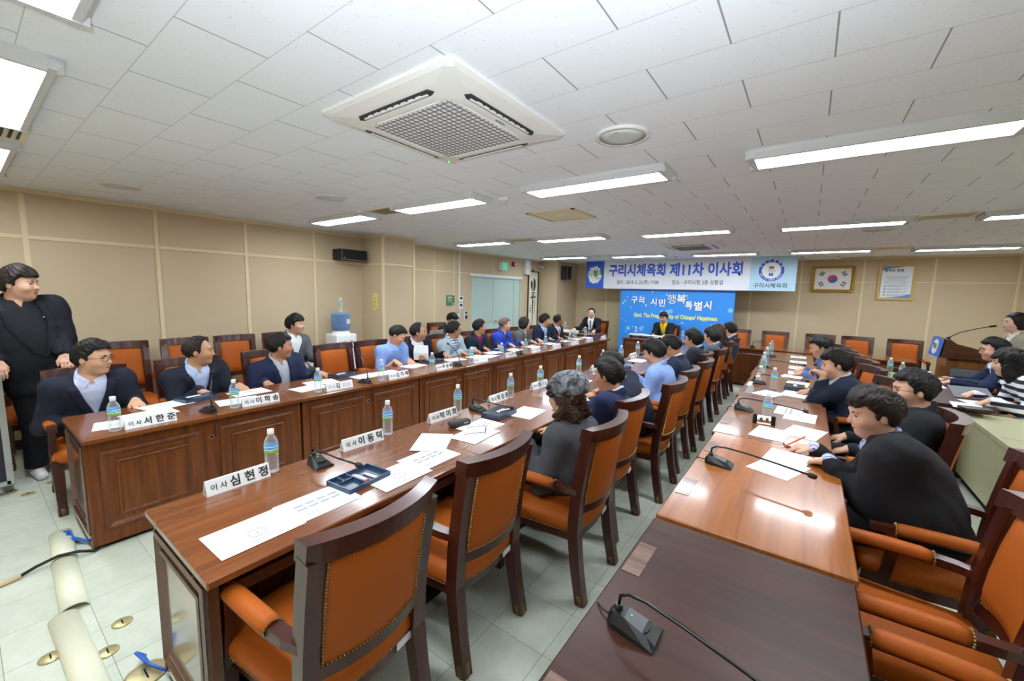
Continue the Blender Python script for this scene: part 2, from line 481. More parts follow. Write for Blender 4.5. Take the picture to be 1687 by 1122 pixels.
# ---- slotted vents between lights
def make_vent():
    r = empty('air_vent')
    b = B()
    for s in (-1, 1):
        b.span(-.22, .22, s * .13, s * .155, -.012, 0); b.span(s * .2, s * .225, -.155, .155, -.012, 0)
    b.obj('vent_frame', 'cream', r)
    B().span(-.2, .2, -.13, .13, -.002, 0).obj('vent_back', 'ac_dark', r)
    b = B()
    for q in range(7): b.box((-.0, -.11 + q * .036, -.007), (.4, .024, .003), 0, Matrix.Rotation(.5, 3, 'X'))
    b.obj('slat', 'cream', r)
    return r
v0 = make_vent()
for q, (x, y, lb) in enumerate([(-4.01, 3.02, 'above the water cooler'), (-4.02, 5.8, 'in front of the teal doors'), (-3.98, .2, 'beside the lights closest to the photographer'), (1.06, 6.15, 'above the podium end'), (-3.9, 8.9, 'ahead of the banner emblem'), (1.05, 9.4, 'in front of the framed poster')]):
    o = v0 if q == 0 else copy_tree(v0)
    o.location = (x, y, CEIL)
    tag(o, 'cream slotted air vent between two ceiling lights, ' + lb, 'air vent', 'ceiling air vents')
# ---- four-way cassette air conditioners
def make_ac(x, y, label):
    r = tag(empty('cassette_air_conditioner', (x, y, CEIL)), label, 'air conditioner', 'cassette air conditioners')
    h = .47
    b = B()
    def sq(d, z, c=.03):
        return [(d - c, -d, z), (d, -d + c, z), (d, d - c, z), (d - c, d, z), (-d + c, d, z), (-d, d - c, z), (-d, -d + c, z), (-d + c, -d, z)]
    b.loft([sq(h, 0), sq(h, -.012), sq(h - .02, -.022), sq(.40, -.036, .08), sq(.335, -.05, .1), sq(.305, -.052, .08)], smooth=False, caps=False)
    b.loft([sq(.305, -.052, .08), sq(.285, -.044, .07)], caps=False)
    b.obj('panel', 'ac', r)
    for a in range(4):
        rt = Matrix.Rotation(a * PI / 2, 3, 'Z')
        s = B()
        poly = [(-.27, .362), (-.245, .35), (.245, .35), (.27, .362), (.25, .384), (-.25, .384)]
        pts = [(px, py, -.051 - .0 + (py - .334) * .17) for px, py in poly]
        s.loft([[rt @ Vector((p[0], p[1], p[2] - .002)) for p in pts], [rt @ Vector((p[0], p[1], p[2] + .004)) for p in pts]], smooth=False)
        sl = s.obj('air_slot', 'ac_dark', r)
        s = B(); s.box(rt @ Vector((0, .362, -.05)), (.46, .010, .004), 0, rt)
        for q in range(8): s.box(rt @ Vector((-.175 + q * .05, .367, -.049)), (.03, .012, .004), 0, rt)
        s.obj('louvre', 'white_plastic', sl)
    g = B()
    g.span(-.29, .29, -.29, .29, -.05, -.04, 0)
    g.obj('intake_panel', 'white_plastic', r)
    g = B()
    for q in range(-8, 9):
        g.box((q * .033, 0, -.051), (.005, .56, .003)); g.box((0, q * .033, -.051), (.56, .0035, .003))
    g.obj('intake_grille', colour('grille_grey', (110, 112, 114), .7), r)
    B().span(.318, .328, -.0, .07, -.053, -.05).obj('badge', 'silver', r)
    B().ball((-.36, .36, -.046), .005).obj('indicator_light', colour('green_led', (90, 230, 110), emit=1.0), r)
    return r
make_ac(-1.66, 1.66, 'large white square cassette air conditioner in the ceiling above the middle desks')
make_ac(-1.75, 7.75, 'white square cassette air conditioner in the ceiling close to the banner')
# ---- other ceiling fittings
def disc(name, x, y, r_, label, cat):
    t = tag(empty(name, (x, y, CEIL)), label, cat)
    B().lathe([(r_, 0), (r_, -.012), (r_ * .86, -.016), (r_ * .84, -.01)], seg=36).obj('rim', 'ac', t)
    B().lathe([(r_ * .85, -.012), (r_ * .5, -.016), (.001, -.017)], seg=36).obj('grille', colour('speaker_cloth', (205, 212, 212), .7), t)
    B().ball((0, -r_ * .6, -.015), (.012, .004, .004)).obj('badge', 'silver', t)
disc('ceiling_speaker', -.94, 2.31, .15, 'round white ceiling speaker beside the large air conditioner', 'ceiling speaker')
disc('ceiling_speaker', -3.95, 2.3, .15, 'round flat ceiling speaker toward the beige side wall', 'ceiling speaker')
disc('ceiling_speaker', .62, 6.9, .17, 'round flat ceiling speaker behind the lights over the orange-brown desks', 'ceiling speaker')
disc('ceiling_speaker', -5.25, 1.0, .15, 'round ceiling speaker above the standing man in black', 'ceiling speaker')
def detector(x, y, label):
    t = tag(empty('smoke_detector', (x, y, CEIL)), label, 'smoke detector', 'smoke detectors')
    B().lathe([(.055, 0), (.055, -.018), (.045, -.03), (.03, -.032)], seg=24).obj('base', 'white_plastic', t)
    B().lathe([(.03, -.03), (.034, -.048), (.028, -.054), (.001, -.055)], seg=24).obj('sensor_head', 'lamp_frame', t)
detector(-2.455, 3.19, 'small white smoke detector beside the long ceiling light')
detector(-2.43, 9.3, 'small smoke detector on the ceiling above the banner')
t = tag(empty('access_hatch', (-2.39, 4.2, CEIL)), 'cream square ceiling access hatch behind the smoke detector', 'hatch')
b = B()
for s in (-1, 1): b.span(-.3, .3, s * .255, s * .285, -.014, 0); b.span(s * .27, s * .3, -.285, .285, -.014, 0)
b.obj('hatch_frame', 'trim', t)
B().span(-.265, .265, -.25, .25, -.008, 0).obj('panel', 'cream', t)
B().span(-.06, .06, -.02, .02, -.014, -.008, bev=.004).obj('latch', 'white_plastic', t)
# ---- things on the beige side wall
def wall_speaker(name, loc, rz, d, label):
    t = tag(empty(name, loc, rz), label, 'loudspeaker', 'black wall loudspeakers')
    B().box((0, d[1] / 2 + .02, 0), d, bev=.006).obj('cabinet', 'speaker', t)
    b = B(); b.box((0, d[1] + .024, 0), (d[0] * .94, .008, d[2] * .88), bev=.003)
    b.obj('front_grille', colour('grille_cloth', (20, 20, 22), .8), t)
    b = B()
    for s in (-1, 1): b.box((0, d[1] + .02, s * d[2] * .475), (d[0], .006, .004)); b.box((s * d[0] * .49, d[1] + .02, 0), (.004, .006, d[2]))
    b.obj('grey_edge', 'silver', t)
    B().box((-.0, .01, 0), (.08, .05, .1)).obj('bracket', 'rubber', t)
    B().box((d[0] * .4, d[1] + .029, -d[2] * .32), (.02, .003, .012)).obj('badge', 'silver', t)
wall_speaker('wall_loudspeaker', (XL, 3.9, 2.235), -PI / 2, (.46, .26, .17), 'wide black loudspeaker on the beige wall above the water cooler')
wall_speaker('wall_loudspeaker', (-5.745, 10.28, 2.28), -PI / 2, (.24, .2, .36), 'upright black loudspeaker on the corner pillar near the banner')
t = tag(empty('oval_plaque', (-5.91, 4.2, 1.475)), 'yellow rounded plaque with vertical writing on the pillar', 'plaque')
b = B()
b.loft([[( .052 * math.cos(a), z, .1 * (1 if math.sin(a) > 0 else -1) + .052 * math.sin(a)) for a in [2 * PI * q / 24 for q in range(24)]] for z in (-.012, 0)], smooth=False)
b.obj('plate', colour('plaque_yellow', (228, 212, 120), .4), t)
for q in range(3):
    b = B()
    for dx_, dz_, w_, h_ in ((0, .012, .034, .005), (0, -.012, .03, .005), (-.006, 0, .005, .026), (.012, 0, .005, .03)): b.box((dx_, -.0135, .06 - q * .06 + dz_), (w_, .002, h_))
    b.obj('worn_character', colour('plaque_ink', (150, 124, 60)), t)
t = tag(empty('cable_conduit', (XL, 6.63, 0)), 'thin white cable conduit running down the wall beside the teal doors', 'conduit')
B().span(0, .02, -.014, .014, 1.57, CEIL - .02).obj('upper_run', 'white_plastic', t)
B().span(0, .012, .02, .034, 1.1, 1.4).obj('lower_run', 'white_plastic', t)
def wall_item(name, y, z, label, cat, parts):
    t = tag(empty(name, (XL, y, z)), label, cat)
    for pn, d, off, m in parts:
        B().box((d[0] / 2 + off[0], off[1], off[2]), d, bev=min(d) * .15).obj(pn, m, t)
    return t
G = colour('sign_green', (64, 112, 66), .5)
t = wall_item('green_notice_board', 6.36, 1.49, 'green notice sign with white lines on the wall beside the controllers', 'sign', [('board', (.012, .24, .22), (0, 0, 0), G)])
for q in range(4):
    B().box((.0135, -.02, .07 - q * .035), (.002, .15 - .02 * (q % 2), .008 if q else .016)).obj('printed_line', 'white_tile', t)
B().ball((.013, .075, -.075), (.002, .018, .024)).obj('logo', 'white_tile', t)
for z, lb in ((1.525, 'upper'), (1.37, 'lower')):
    wall_item('air_conditioner_controller', 6.68, z, lb + ' white controller with a dark display on the wall by the doors', 'controller', [('case', (.025, .12, .13), (0, 0, 0), 'white_plastic'), ('display', (.004, .07, .05), (.024, .0, .015), 'screen')])
wall_item('light_switch', 6.6, 1.16, 'steel light switch plate with two white rockers by the doors', 'switch', [('plate', (.01, .12, .15), (0, 0, 0), 'steel'), ('rocker', (.01, .03, .09), (.008, -.02, 0), 'white_plastic'), ('rocker', (.01, .03, .09), (.008, .02, 0), 'white_plastic')])
wall_item('wall_handset', 6.84, 1.16, 'small white wall unit with blue panel and dark keypad by the doors', 'wall unit', [('case', (.03, .09, .19), (0, 0, 0), 'white_plastic'), ('blue_panel', (.006, .07, .06), (.028, 0, .05), colour('unit_blue', (40, 80, 150))), ('keypad', (.01, .07, .08), (.028, 0, -.045), 'black')])
t = wall_item('exit_sign', 8.13, 2.33, 'white exit light box with a green running figure above the doors', 'exit sign', [('housing', (.14, .24, .2), (0, 0, 0), 'white_plastic')])
EG = colour('exit_green', (30, 150, 110), .4, emit=0.6)
B().box((.143, 0, 0), (.004, .2, .15)).obj('green_panel', EG, t)
b = B(); b.ball((.147, .02, .045), (.002, .014, .014)); b.box((.147, .0, .005), (.003, .03, .06), 0, Matrix.Rotation(.3, 3, 'X')); b.box((.147, .03, -.04), (.003, .014, .07), 0, Matrix.Rotation(.7, 3, 'X')); b.box((.147, -.025, -.04), (.003, .014, .06), 0, Matrix.Rotation(-.6, 3, 'X')); b.box((.147, .0, .02), (.003, .09, .012), 0, Matrix.Rotation(.5, 3, 'X'))
b.obj('running_figure', 'white_tile', t)
t = wall_item('fire_alarm', 8.63, 2.42, 'small red fire alarm strobe high on the wall past the exit sign', 'alarm', [('case', (.06, .11, .12), (0, 0, 0), colour('alarm_red', (150, 30, 34))), ('strobe', (.03, .04, .05), (.05, .02, 0), 'white_plastic')])
t = wall_item('white_junction_box', 9.22, 2.39, 'white upright junction box high on the wall past the teal doors', 'box', [('case', (.11, .22, .42), (0, 0, 0), 'white_tile'), ('lock', (.006, .02, .02), (.108, -.08, 0), 'steel')])
t = wall_item('wall_camera', 9.85, 2.42, 'small white camera on a bracket in the corner beside the loudspeaker', 'camera', [('bracket', (.1, .03, .03), (0, 0, .05), 'white_tile'), ('body', (.16, .06, .06), (.06, 0, 0), 'white_tile'), ('lens', (.01, .04, .04), (.216, 0, 0), 'black_gloss')])
# ---- calligraphy scroll in a dark frame
t = tag(empty('framed_calligraphy', (XL + .004, 9.6, 1.5)), 'tall framed scroll with bold black brush calligraphy beside the doors', 'calligraphy')
H2, Wd = .78, .25
b = B()
for s in (-1, 1): b.span(0, .035, s * Wd - .014, s * Wd + .014, -H2, H2); b.span(0, .035, -Wd, Wd, s * H2 - .014, s * H2 + .014)
b.obj('frame', colour('scroll_frame', (72, 50, 22), .4), t)
B().span(0, .01, -Wd, Wd, -H2, H2).obj('scroll', colour('scroll_paper', (226, 226, 200), .7), t)
B().span(.01, .012, -Wd + .05, Wd - .05, -H2 + .06, H2 - .1).obj('inner_sheet', colour('scroll_inner', (236, 236, 214), .7), t)
INK = colour('brush_ink', (52, 50, 46), .7)
b = B()
for rr, wdt in ((.13, .035), (.09, .016), (.055, .02)):
    b.tube([(.014, rr * .75 * math.cos(a) , .42 + rr * 1.25 * math.sin(a)) for a in [2.4 + q * .52 for q in range(11)]], [wdt * (.35 + .65 * abs(math.cos(q * .4))) for q in range(11)], seg=6, sy=.1, up=(1, 0, 0))
b.tube([(.014, -.08, .5), (.014, -.085, .4), (.014, -.06, .32)], [.012, .035, .012], seg=6, sy=.1, up=(1, 0, 0))
b.obj('round_brush_character', INK, t)
b = B()
for pts, rad in ([[(-.07, .19), (.09, .21)], [.018, .014]], [[(-.05, .15), (-.03, .11)], [.018, .01]], [[(.07, .16), (.04, .11)], [.016, .01]], [[(-.12, .06), (.0, .085), (.13, .08)], [.024, .016, .026]], [[(.005, .2), (0, .0), (-.005, -.4), (-.005, -.68)], [.014, .026, .02, .014]]):
    b.tube([(.014, p[0], p[1]) for p in pts], rad, seg=6, sy=.1, up=(1, 0, 0))
b.obj('long_tailed_brush_character', INK, t)
b = B()
for yy, z0, n in ((.09, -.02, 9), (-.09, -.16, 5), (-.15, -.24, 3)):
    for q in range(n): b.box((.013, yy + .006 * math.sin(q * 2.1), z0 - q * .045), (.002, .022, .03), 0, Matrix.Rotation(q * .9, 3, 'X'))
b.obj('small_inscription', INK, t)
b = B(); b.prism([(-.05, H2), (.05, H2), (0, H2 + .07)], 0, .02, 'x'); b.obj('hanging_bracket', 'rubber', t)
# ---- banner hanging before the back wall
YBN = 10.38
KX = YBN / 11.15
def bx(xb): return xb * KX
def bz(zb): return CAM_H + (zb - CAM_H) * KX
BX0, BX1, BZ0, BZ1 = -5.05, -.27, bz(1.872), CEIL - .005
t = tag(empty('banner', ((BX0 + BX1) / 2, YBN, (BZ0 + BZ1) / 2)), 'long white banner with blue Korean heading hanging below the ceiling', 'banner')
BW, BH = BX1 - BX0, BZ1 - BZ0
B().box((0, 0, 0), (BW, .012, BH)).obj('banner_cloth', colour('banner_white', (222, 224, 232), .7), t)
BLUE = colour('banner_blue', (44, 92, 200), .6); INKB = colour('banner_ink', (46, 46, 56), .7)
B().box((-BW / 2 + .26, -.007, 0), (.52, .003, BH)).obj('blue_square', BLUE, t)
rnd = random.Random(3)
b = B(); b.sheet([((.2 + rnd.uniform(-.028, .016)) * math.cos(a) - BW / 2 + .26, -.0095, (.235 + rnd.uniform(-.03, .02)) * math.sin(a)) for a in [2 * PI * q / 40 for q in range(40)]])
b.obj('white_splash', 'white_tile', t)
def fit_text(txt, width, mat, x, z, parent, h, name='lettering', bold=0.0, y=-.0095):
    me = text_mesh(txt, h, mat, bold)
    xs = [v.co.x for v in me.vertices]; w_ = max(xs) - min(xs); c_ = (max(xs) + min(xs)) / 2
    for v in me.vertices: v.co.x = (v.co.x - c_) * width / w_
    return link(name, me, parent, (x, y, z), (PI / 2, 0, 0))
def put_text(txt, size, mat, x, z, parent, name='lettering', bold=0.0, y=-.0095, squeeze=1.0, align='CENTER', rot=0.0):
    return link(name, text_mesh(txt, size, mat, bold, .0008, align, squeeze), parent, (x, y, z), (PI / 2, -rot, 0))
put_text('구리, 시민', .075, INKB, -BW / 2 + .2, .11, t, y=-.011)
put_text('시민', .15, colour('splash_green', (96, 160, 50)), -BW / 2 + .2, .0, t, bold=.003, y=-.011)
put_text('행복', .17, colour('splash_dark_green', (34, 96, 50)), -BW / 2 + .37, .035, t, bold=.004, y=-.011, rot=.1)
put_text('특별시', .06, INKB, -BW / 2 + .37, -.1, t, y=-.011)
fit_text('구리시체육회 제11차 이사회', 3.13, BLUE, -.165, .09, t, .33, bold=.011, y=-.0075)
fit_text('일시 : 2019. 5. 21(화) 17:00', 1.08, INKB, -.955, -.2, t, .125, bold=.001, y=-.0075)
fit_text('장소 : 구리시청 3층 상황실', 1.12, INKB, .465, -.2, t, .125, bold=.001, y=-.0075)
B().box((BW / 2 - .42, -.007, 0), (.84, .003, BH)).obj('pale_blue_square', colour('banner_sky', (176, 212, 232), .7), t)
ex, ez = BW / 2 - .45, .07
def ring(r0, r1, y, n=48):
    b = B()
    vs0 = [b.bm.verts.new((ex + r0 * math.cos(2 * PI * q / n), y, ez + r0 * math.sin(2 * PI * q / n))) for q in range(n)]
    vs1 = [b.bm.verts.new((ex + r1 * math.cos(2 * PI * q / n), y, ez + r1 * math.sin(2 * PI * q / n))) for q in range(n)]
    for q in range(n): b.bm.faces.new((vs0[q], vs0[(q + 1) % n], vs1[(q + 1) % n], vs1[q]))
    return b
ring(.001, .245, -.0092).obj('emblem_disc', 'white_tile', t)
ring(.175, .235, -.0105).obj('emblem_ring', BLUE, t)
for txt, a0, a1 in (('구리시체육회', 2.7, .45), ('GURI CITY SPORTS COUNCIL', 3.5, 5.93)):
    n = len(txt)
    for q, ch in enumerate(txt):
        if ch == ' ': continue
        a = a0 + (a1 - a0) * q / (n - 1)
        link('emblem_letter', text_mesh(ch, .05 if n < 9 else .034, 'white_tile', .001), t, (ex + .205 * math.cos(a), -.0125, ez + .205 * math.sin(a)), (PI / 2, -(a - PI / 2) if n < 9 else -(a + PI / 2), 0))
b = B(); b.box((ex, -.0115, ez + .06), (.09, .002, .05), 0, Matrix.Rotation(.0, 3, 'Y')); b.obj('emblem_mark', colour('mark_green', (50, 130, 90)), t)
b = B(); b.ball((ex, -.012, ez + .065), (.024, .002, .02)); b.obj('emblem_mark_centre', colour('mark_red', (200, 60, 50)), t)
put_text('구리시', .06, INKB, ex, ez - .01, t, y=-.0115, squeeze=.9)
b = B(); b.box((ex - .022, -.0115, ez - .085), (.03, .002, .07)); b.box((ex + .022, -.0115, ez - .085), (.03, .002, .07)); b.box((ex, -.0115, ez - .085), (.075, .002, .014)); b.obj('emblem_letterform', BLUE, t)
put_text('구리시체육회', .115, INKB, ex + .0, -.26, t, bold=.001, y=-.0095)
# ---- blue backdrop board
KB = .963
YBD = 10.5
t = tag(empty('backdrop_board', (-2.83 * KB, YBD, CAM_H * (1 - KB))), 'bright blue display board with white slogan standing behind the chairman', 'display board')
t.scale = (KB, KB, KB)
B().span(-1.4, 1.4, -.02, .02, -.04, 2.02).obj('board', colour('board_blue', (52, 142, 232), .5), t)
WB = colour('slogan_white', (250, 252, 255), .5); DS = colour('slogan_shadow', (70, 60, 70), .6)
def slog(ch, x, z, s, rot=0.0):
    bo = 0.0 if ch == '행' else .005
    put_text(ch, s * 1.0, DS, x + .012, z - .012, t, 'slogan_shadow', bo, -.0215, 1.0, 'CENTER', rot)
    put_text(ch, s * 1.0, WB, x, z, t, 'slogan_letter', bo, -.024, 1.0, 'CENTER', rot)
for ch, x, z, s in (('구', -1.0, 1.565, .2), ('리', -.8, 1.56, .18), (',', -.68, 1.5, .22), ('시', -.48, 1.52, .2), ('민', -.27, 1.5, .21), ('행', -.03, 1.6, .26), ('복', .2, 1.615, .25), ('특', .39, 1.47, .2), ('별', .61, 1.45, .24), ('시', .83, 1.48, .22)):
    slog(ch, x, z, s)
fit_text('Guri, The Premier City of Citizens\u2019 Happiness', 2.06, colour('slogan_yellow', (226, 232, 140), .6), .03, 1.17, t, .14, 'slogan_line', .006, -.0215)
rnd = random.Random(11)
DOT = colour('bubble_blue', (132, 200, 248), .5)
for q in range(58):
    x, z = rnd.uniform(-1.36, 1.36), rnd.uniform(.4, 1.98)
    if q > 40: x = rnd.choice((-1, 1)) * rnd.uniform(.98, 1.36)
    rr = rnd.choice((.012, .016, .02, .02, .03, .045, .055))
    B().cyl((x, -.0215, z), (x, -.0195, z), rr, seg=20).obj('bubble', DOT if rr > .025 else 'white_tile', t)
for s in (-1, 1):
    B().span(s * 1.1 - .03, s * 1.1 + .03, -.18, .2, -.0648, -.035).obj('foot', 'steel', t)
# ---- framed flag
def frame_obj(name, x0, x1, z0, z1, wdt, mat, label, cat, d=.04):
    t = tag(empty(name, ((x0 + x1) / 2, YB - .003, (z0 + z1) / 2)), label, cat)
    w2, h2 = (x1 - x0) / 2, (z1 - z0) / 2
    b = B()
    for s in (-1, 1):
        b.prism([(s * w2, 0), (s * w2, -d), (s * (w2 - wdt * .5), -d * 1.1), (s * (w2 - wdt), -d * .5), (s * (w2 - wdt), 0)], -h2, h2, 'z')
        b.prism([(0, s * h2), (-d, s * h2), (-d * 1.1, s * (h2 - wdt * .5)), (-d * .5, s * (h2 - wdt)), (0, s * (h2 - wdt))], -w2, w2, 'x')
    b.obj('frame', mat, t)
    return t, w2 - wdt, h2 - wdt
t, w2, h2 = frame_obj('framed_flag', -.01, .72, 1.865, 2.425, .055, 'gold', 'Korean flag in an ornate gold frame on the back wall', 'framed flag', .05)
B().span(-w2, w2, -.012, -.002, -h2, h2).obj('mount', colour('flag_mount', (236, 226, 190)), t)
B().span(-w2 + .025, w2 - .025, -.015, -.012, -h2 + .025, h2 - .025).obj('flag_field', 'white_tile', t)
RED, BLU = colour('flag_red', (206, 44, 54)), colour('flag_blue', (40, 80, 180))
tr = .085
def half(s):
    p = [(tr * math.cos(a), tr * math.sin(a)) for a in [PI * q / 20 * s for q in range(21)]]
    p += [(-tr / 2 + tr / 2 * math.cos(a), tr / 2 * math.sin(a)) for a in ([PI + s0 * PI / 10 for s0 in range(11)])]
    p += [(tr / 2 + tr / 2 * math.cos(a), tr / 2 * math.sin(a)) for a in [PI - PI * q / 10 for q in range(11)]]
    return p
B().cyl((0, -.0155, 0), (0, -.0165, 0), tr, seg=40).obj('lower_taegeuk', BLU, t)
b = B()
up_ = [(tr * math.cos(a), tr * math.sin(a)) for a in [PI * q / 24 for q in range(25)]]
up_ += [(-tr / 2 + tr / 2 * math.cos(a), tr / 2 * math.sin(a)) for a in [PI + PI * q / 12 for q in range(1, 12)]]
up_ += [(tr / 2 + tr / 2 * math.cos(a), tr / 2 * math.sin(a)) for a in [PI - PI * q / 12 for q in range(12)]]
f = b.bm.faces.new([b.bm.verts.new((p[0], -.0172, p[1])) for p in up_])
bmesh.ops.triangulate(b.bm, faces=[f])
b.obj('upper_taegeuk', RED, t, None, (0, .3, 0))
for cx_, cz_, br in ((-.19, .11, (1, 1, 1)), (.19, .11, (0, 1, 0)), (-.19, -.11, (1, 0, 1)), (.19, -.11, (0, 0, 0))):
    b = B()
    a = math.atan2(cz_, cx_)
    rt = Matrix.Rotation(-a, 3, 'Y')
    for q in range(3):
        off = (q - 1) * .026
        if br[q]: b.box(rt @ Vector((off, -.016, 0)) , (.016, .002, .1), 0, rt)
        else:
            for s in (-1, 1): b.box(rt @ Vector((off, -.016, s * .028)), (.016, .002, .044), 0, rt)
    o = b.obj('trigram', 'ink', t, (cx_, 0, cz_))
# ---- framed notice
t, w2, h2 = frame_obj('framed_poster', 1.09, 1.645, 1.72, 2.44, .05, 'pale_wood', 'printed notice in a pale wooden frame beside the flag', 'framed poster', .03)
B().span(-w2, w2, -.012, -.002, -h2, h2).obj('sheet', colour('poster_white', (228, 234, 242)), t)
for s in (1, -1):
    b = B(); b.sheet([(s * -w2, -.0125, s * h2), (s * (-w2 + .36), -.0125, s * h2), (s * (-w2 + .14), -.0125, s * (h2 - .035)), (s * -w2, -.0125, s * (h2 - .08))])
    b.obj('blue_corner', colour('poster_blue', (96, 146, 212)), t)
put_text('공무원 헌장', .06, INKB, -.05, h2 - .08, t, bold=.002, y=-.0128)
for q in range(6): B().box((.0, -.0128, h2 - .2 - q * .033), (.36 - .05 * (q % 3), .001, .008)).obj('text_line', 'print', t)
for q in range(4):
    B().cyl((-.16, -.0128, -.08 - q * .058), (-.16, -.0132, -.08 - q * .058), .014, seg=16).obj('blue_bullet', colour('bullet_blue', (60, 110, 190)), t)
    B().box((.03, -.0128, -.075 - q * .058), (.3, .001, .007)).box((-.02, -.0128, -.09 - q * .058), (.2, .001, .007)).obj('text_line', 'print', t)
t = tag(empty('ceiling_tube', (0.1, 10.6, CEIL)), 'short white tube fitted under the ceiling beside the banner end', 'tube')
B().cyl((-.33, 0, -.05), (.33, 0, -.05), .022).obj('tube', 'white_tile', t)
for s in (-1, 1): B().span(s * .3 - .02, s * .3 + .02, -.02, .02, -.05, 0).obj('clip', 'lamp_frame', t)
# ================================================================== desks
DESK_H = .745
def make_desk(depth, topm, name='conference_desk', L=1.335, patches=0, panel='panel', height=DESK_H, mould=True):
    """local +y is the panelled front, x runs along the row; the sitter's side (-y) is open"""
    r = empty(name)
    h2, d2 = L / 2, depth / 2
    T = .032
    b = B(); b.span(-h2, h2, -d2, d2, height - T, height, bev=.005)
    tp = b.obj('desk_top', topm, r)
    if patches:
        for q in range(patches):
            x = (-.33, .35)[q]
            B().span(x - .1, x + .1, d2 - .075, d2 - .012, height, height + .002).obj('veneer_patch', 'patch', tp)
    fy = d2 - .06
    B().span(-h2 + .012, h2 - .012, fy - .022, fy, .03, height - T).obj('front_panel', panel, r)
    def frame(b, x0, x1, z0, z1, y, wd, hh):
        rings = []
        for px, pz, ox, oz in ((x0, z0, 1, 1), (x1, z0, -1, 1), (x1, z1, -1, -1), (x0, z1, 1, -1)):
            rings.append([(px, y, pz), (px, y + hh * .6, pz), (px + ox * wd * .45, y + hh, pz + oz * wd * .45), (px + ox * wd, y, pz + oz * wd)])
        b.loft(rings, smooth=False, caps=False, closed=True)
    if mould:
        for s in (-1, 1):
            x0, x1 = (.055, h2 - .075) if s > 0 else (-h2 + .075, -.055)
            b = B(); frame(b, x0, x1, .12, height - .105, fy, .04, .016)
            frame(b, x0 + .075, x1 - .075, .195, height - .18, fy, .022, .012)
            b.obj('panel_moulding', panel, r)
        g = B().cyl((0, fy - .001, height - .17), (0, fy + .006, height - .17), .017).obj('cable_grommet', 'steel', r)
        B().cyl((0, fy + .006, height - .17), (0, fy + .0075, height - .17), .011).obj('hole', 'hole', g)
    for s in (-1, 1):
        b = B(); x = s * (h2 - .03); b.span(x - .016, x + .016, -d2 + .05, fy - .02, 0.03, height - T)
        sp = b.obj('side_panel', 'side', r)
        m = B()
        xo = x + s * .016
        def fr(b, y0, y1, z0, z1, wd, hh):
            rings = []
            for py, pz, oy, oz in ((y0, z0, 1, 1), (y1, z0, -1, 1), (y1, z1, -1, -1), (y0, z1, 1, -1)):
                rings.append([(xo, py, pz), (xo + s * hh * .6, py, pz), (xo + s * hh, py + oy * wd * .5, pz + oz * wd * .5), (xo, py + oy * wd, pz + oz * wd)])
            b.loft(rings, smooth=False, caps=False, closed=True)
        fr(m, -d2 + .07, fy - .03, .1, height - .06, .03, .014); fr(m, -d2 + .13, fy - .09, .17, height - .12, .02, .01)
        m.obj('side_moulding', 'side', sp)
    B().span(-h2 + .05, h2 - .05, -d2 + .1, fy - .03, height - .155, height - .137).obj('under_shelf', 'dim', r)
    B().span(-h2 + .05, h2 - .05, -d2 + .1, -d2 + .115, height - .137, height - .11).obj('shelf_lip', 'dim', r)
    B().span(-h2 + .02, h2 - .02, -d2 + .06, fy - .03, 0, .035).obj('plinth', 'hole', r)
    return r
def put(o, x, y, z=0.0, rz=0.0, label=None, cat=None, group=None):
    o.location = (x, y, z)
    o.rotation_euler = (0, 0, rz)
    return tag(o, label, cat, group)
LAB_A = ['holding the first name plate by the aisle end', 'before the man in the navy windbreaker', 'before the man in the light blue short-sleeved shirt', 'before the man in the pale grey-blue jacket', 'before the woman in the grey jacket', 'before the man with the pink tie']
LAB_B = ['with the open stationery tray', 'with the spectacles lying on it', 'before the two men in navy suits', 'before the man in the light blue shirt', 'before the man in the dark suit with glasses', 'at the chairman end of the middle row']
dk = make_desk(.72, 'top')
for i in range(6):
    o = dk if i == 0 else copy_tree(dk)
    put(o, -3.80, .383 + 1.3333 * (i + .5), 0, -PI / 2, 'panelled desk along the beige wall, ' + LAB_A[i], 'desk', 'desks along the beige wall')
dk = make_desk(.71, 'top', patches=2)
for i in range(6):
    o = dk if i == 0 else copy_tree(dk)
    put(o, -1.83, .405 + 1.3333 * (i + .5), 0, PI / 2, 'brown desk of the middle row, ' + LAB_B[i], 'desk', 'desks of the middle row')
dk = make_desk(.67, 'dark_top', patches=2)
put(dk, -.125, 1.0475, -.004, PI / 2, 'empty dark walnut desk carrying the large black gooseneck microphone', 'desk')
LAB_C = ['before the man writing with the orange pen', 'with the smartphone propped against a bottle', 'before the man resting his cheek on his fist', 'before the bowed man behind him', 'at the far end by the cross row']
for i in range(5):
    dk = make_desk(.68, 'orange_top' if i < 1 else 'orange_top2', patches=2, L=1.365)
    put(dk, -.12 - .022 * i, 1.73 + 1.37 * (i + .5), .004, PI / 2, 'glossy orange-brown desk ' + LAB_C[i], 'desk', 'glossy orange-brown desks')
dk = make_desk(.66, 'top')
for i, (x, lb) in enumerate(((-4.76, 'panelled desk set crosswise where the man with the maroon tie sits'), (-2.7, 'panelled desk of the chairman in front of the blue board'), (-.56, 'panelled cross desk with empty chairs below the banner'), (.80, 'panelled cross desk with empty chairs below the flag'))):
    o = dk if i == 0 else copy_tree(dk)
    put(o, x, 9.2, 0, PI, lb, 'desk', 'desks of the cross row')
# side table on the far side with the note takers
dk = make_desk(.62, 'dark_top', L=1.0, height=.72, mould=False)
for i in range(2):
    o = dk if i == 0 else copy_tree(dk)
    put(o, 1.2, 6.11 + 1.01 * i, 0, PI / 2, ('dark side table under the striped woman\'s papers', 'dark side table with two bottles near the podium')[i], 'desk', 'dark side tables')

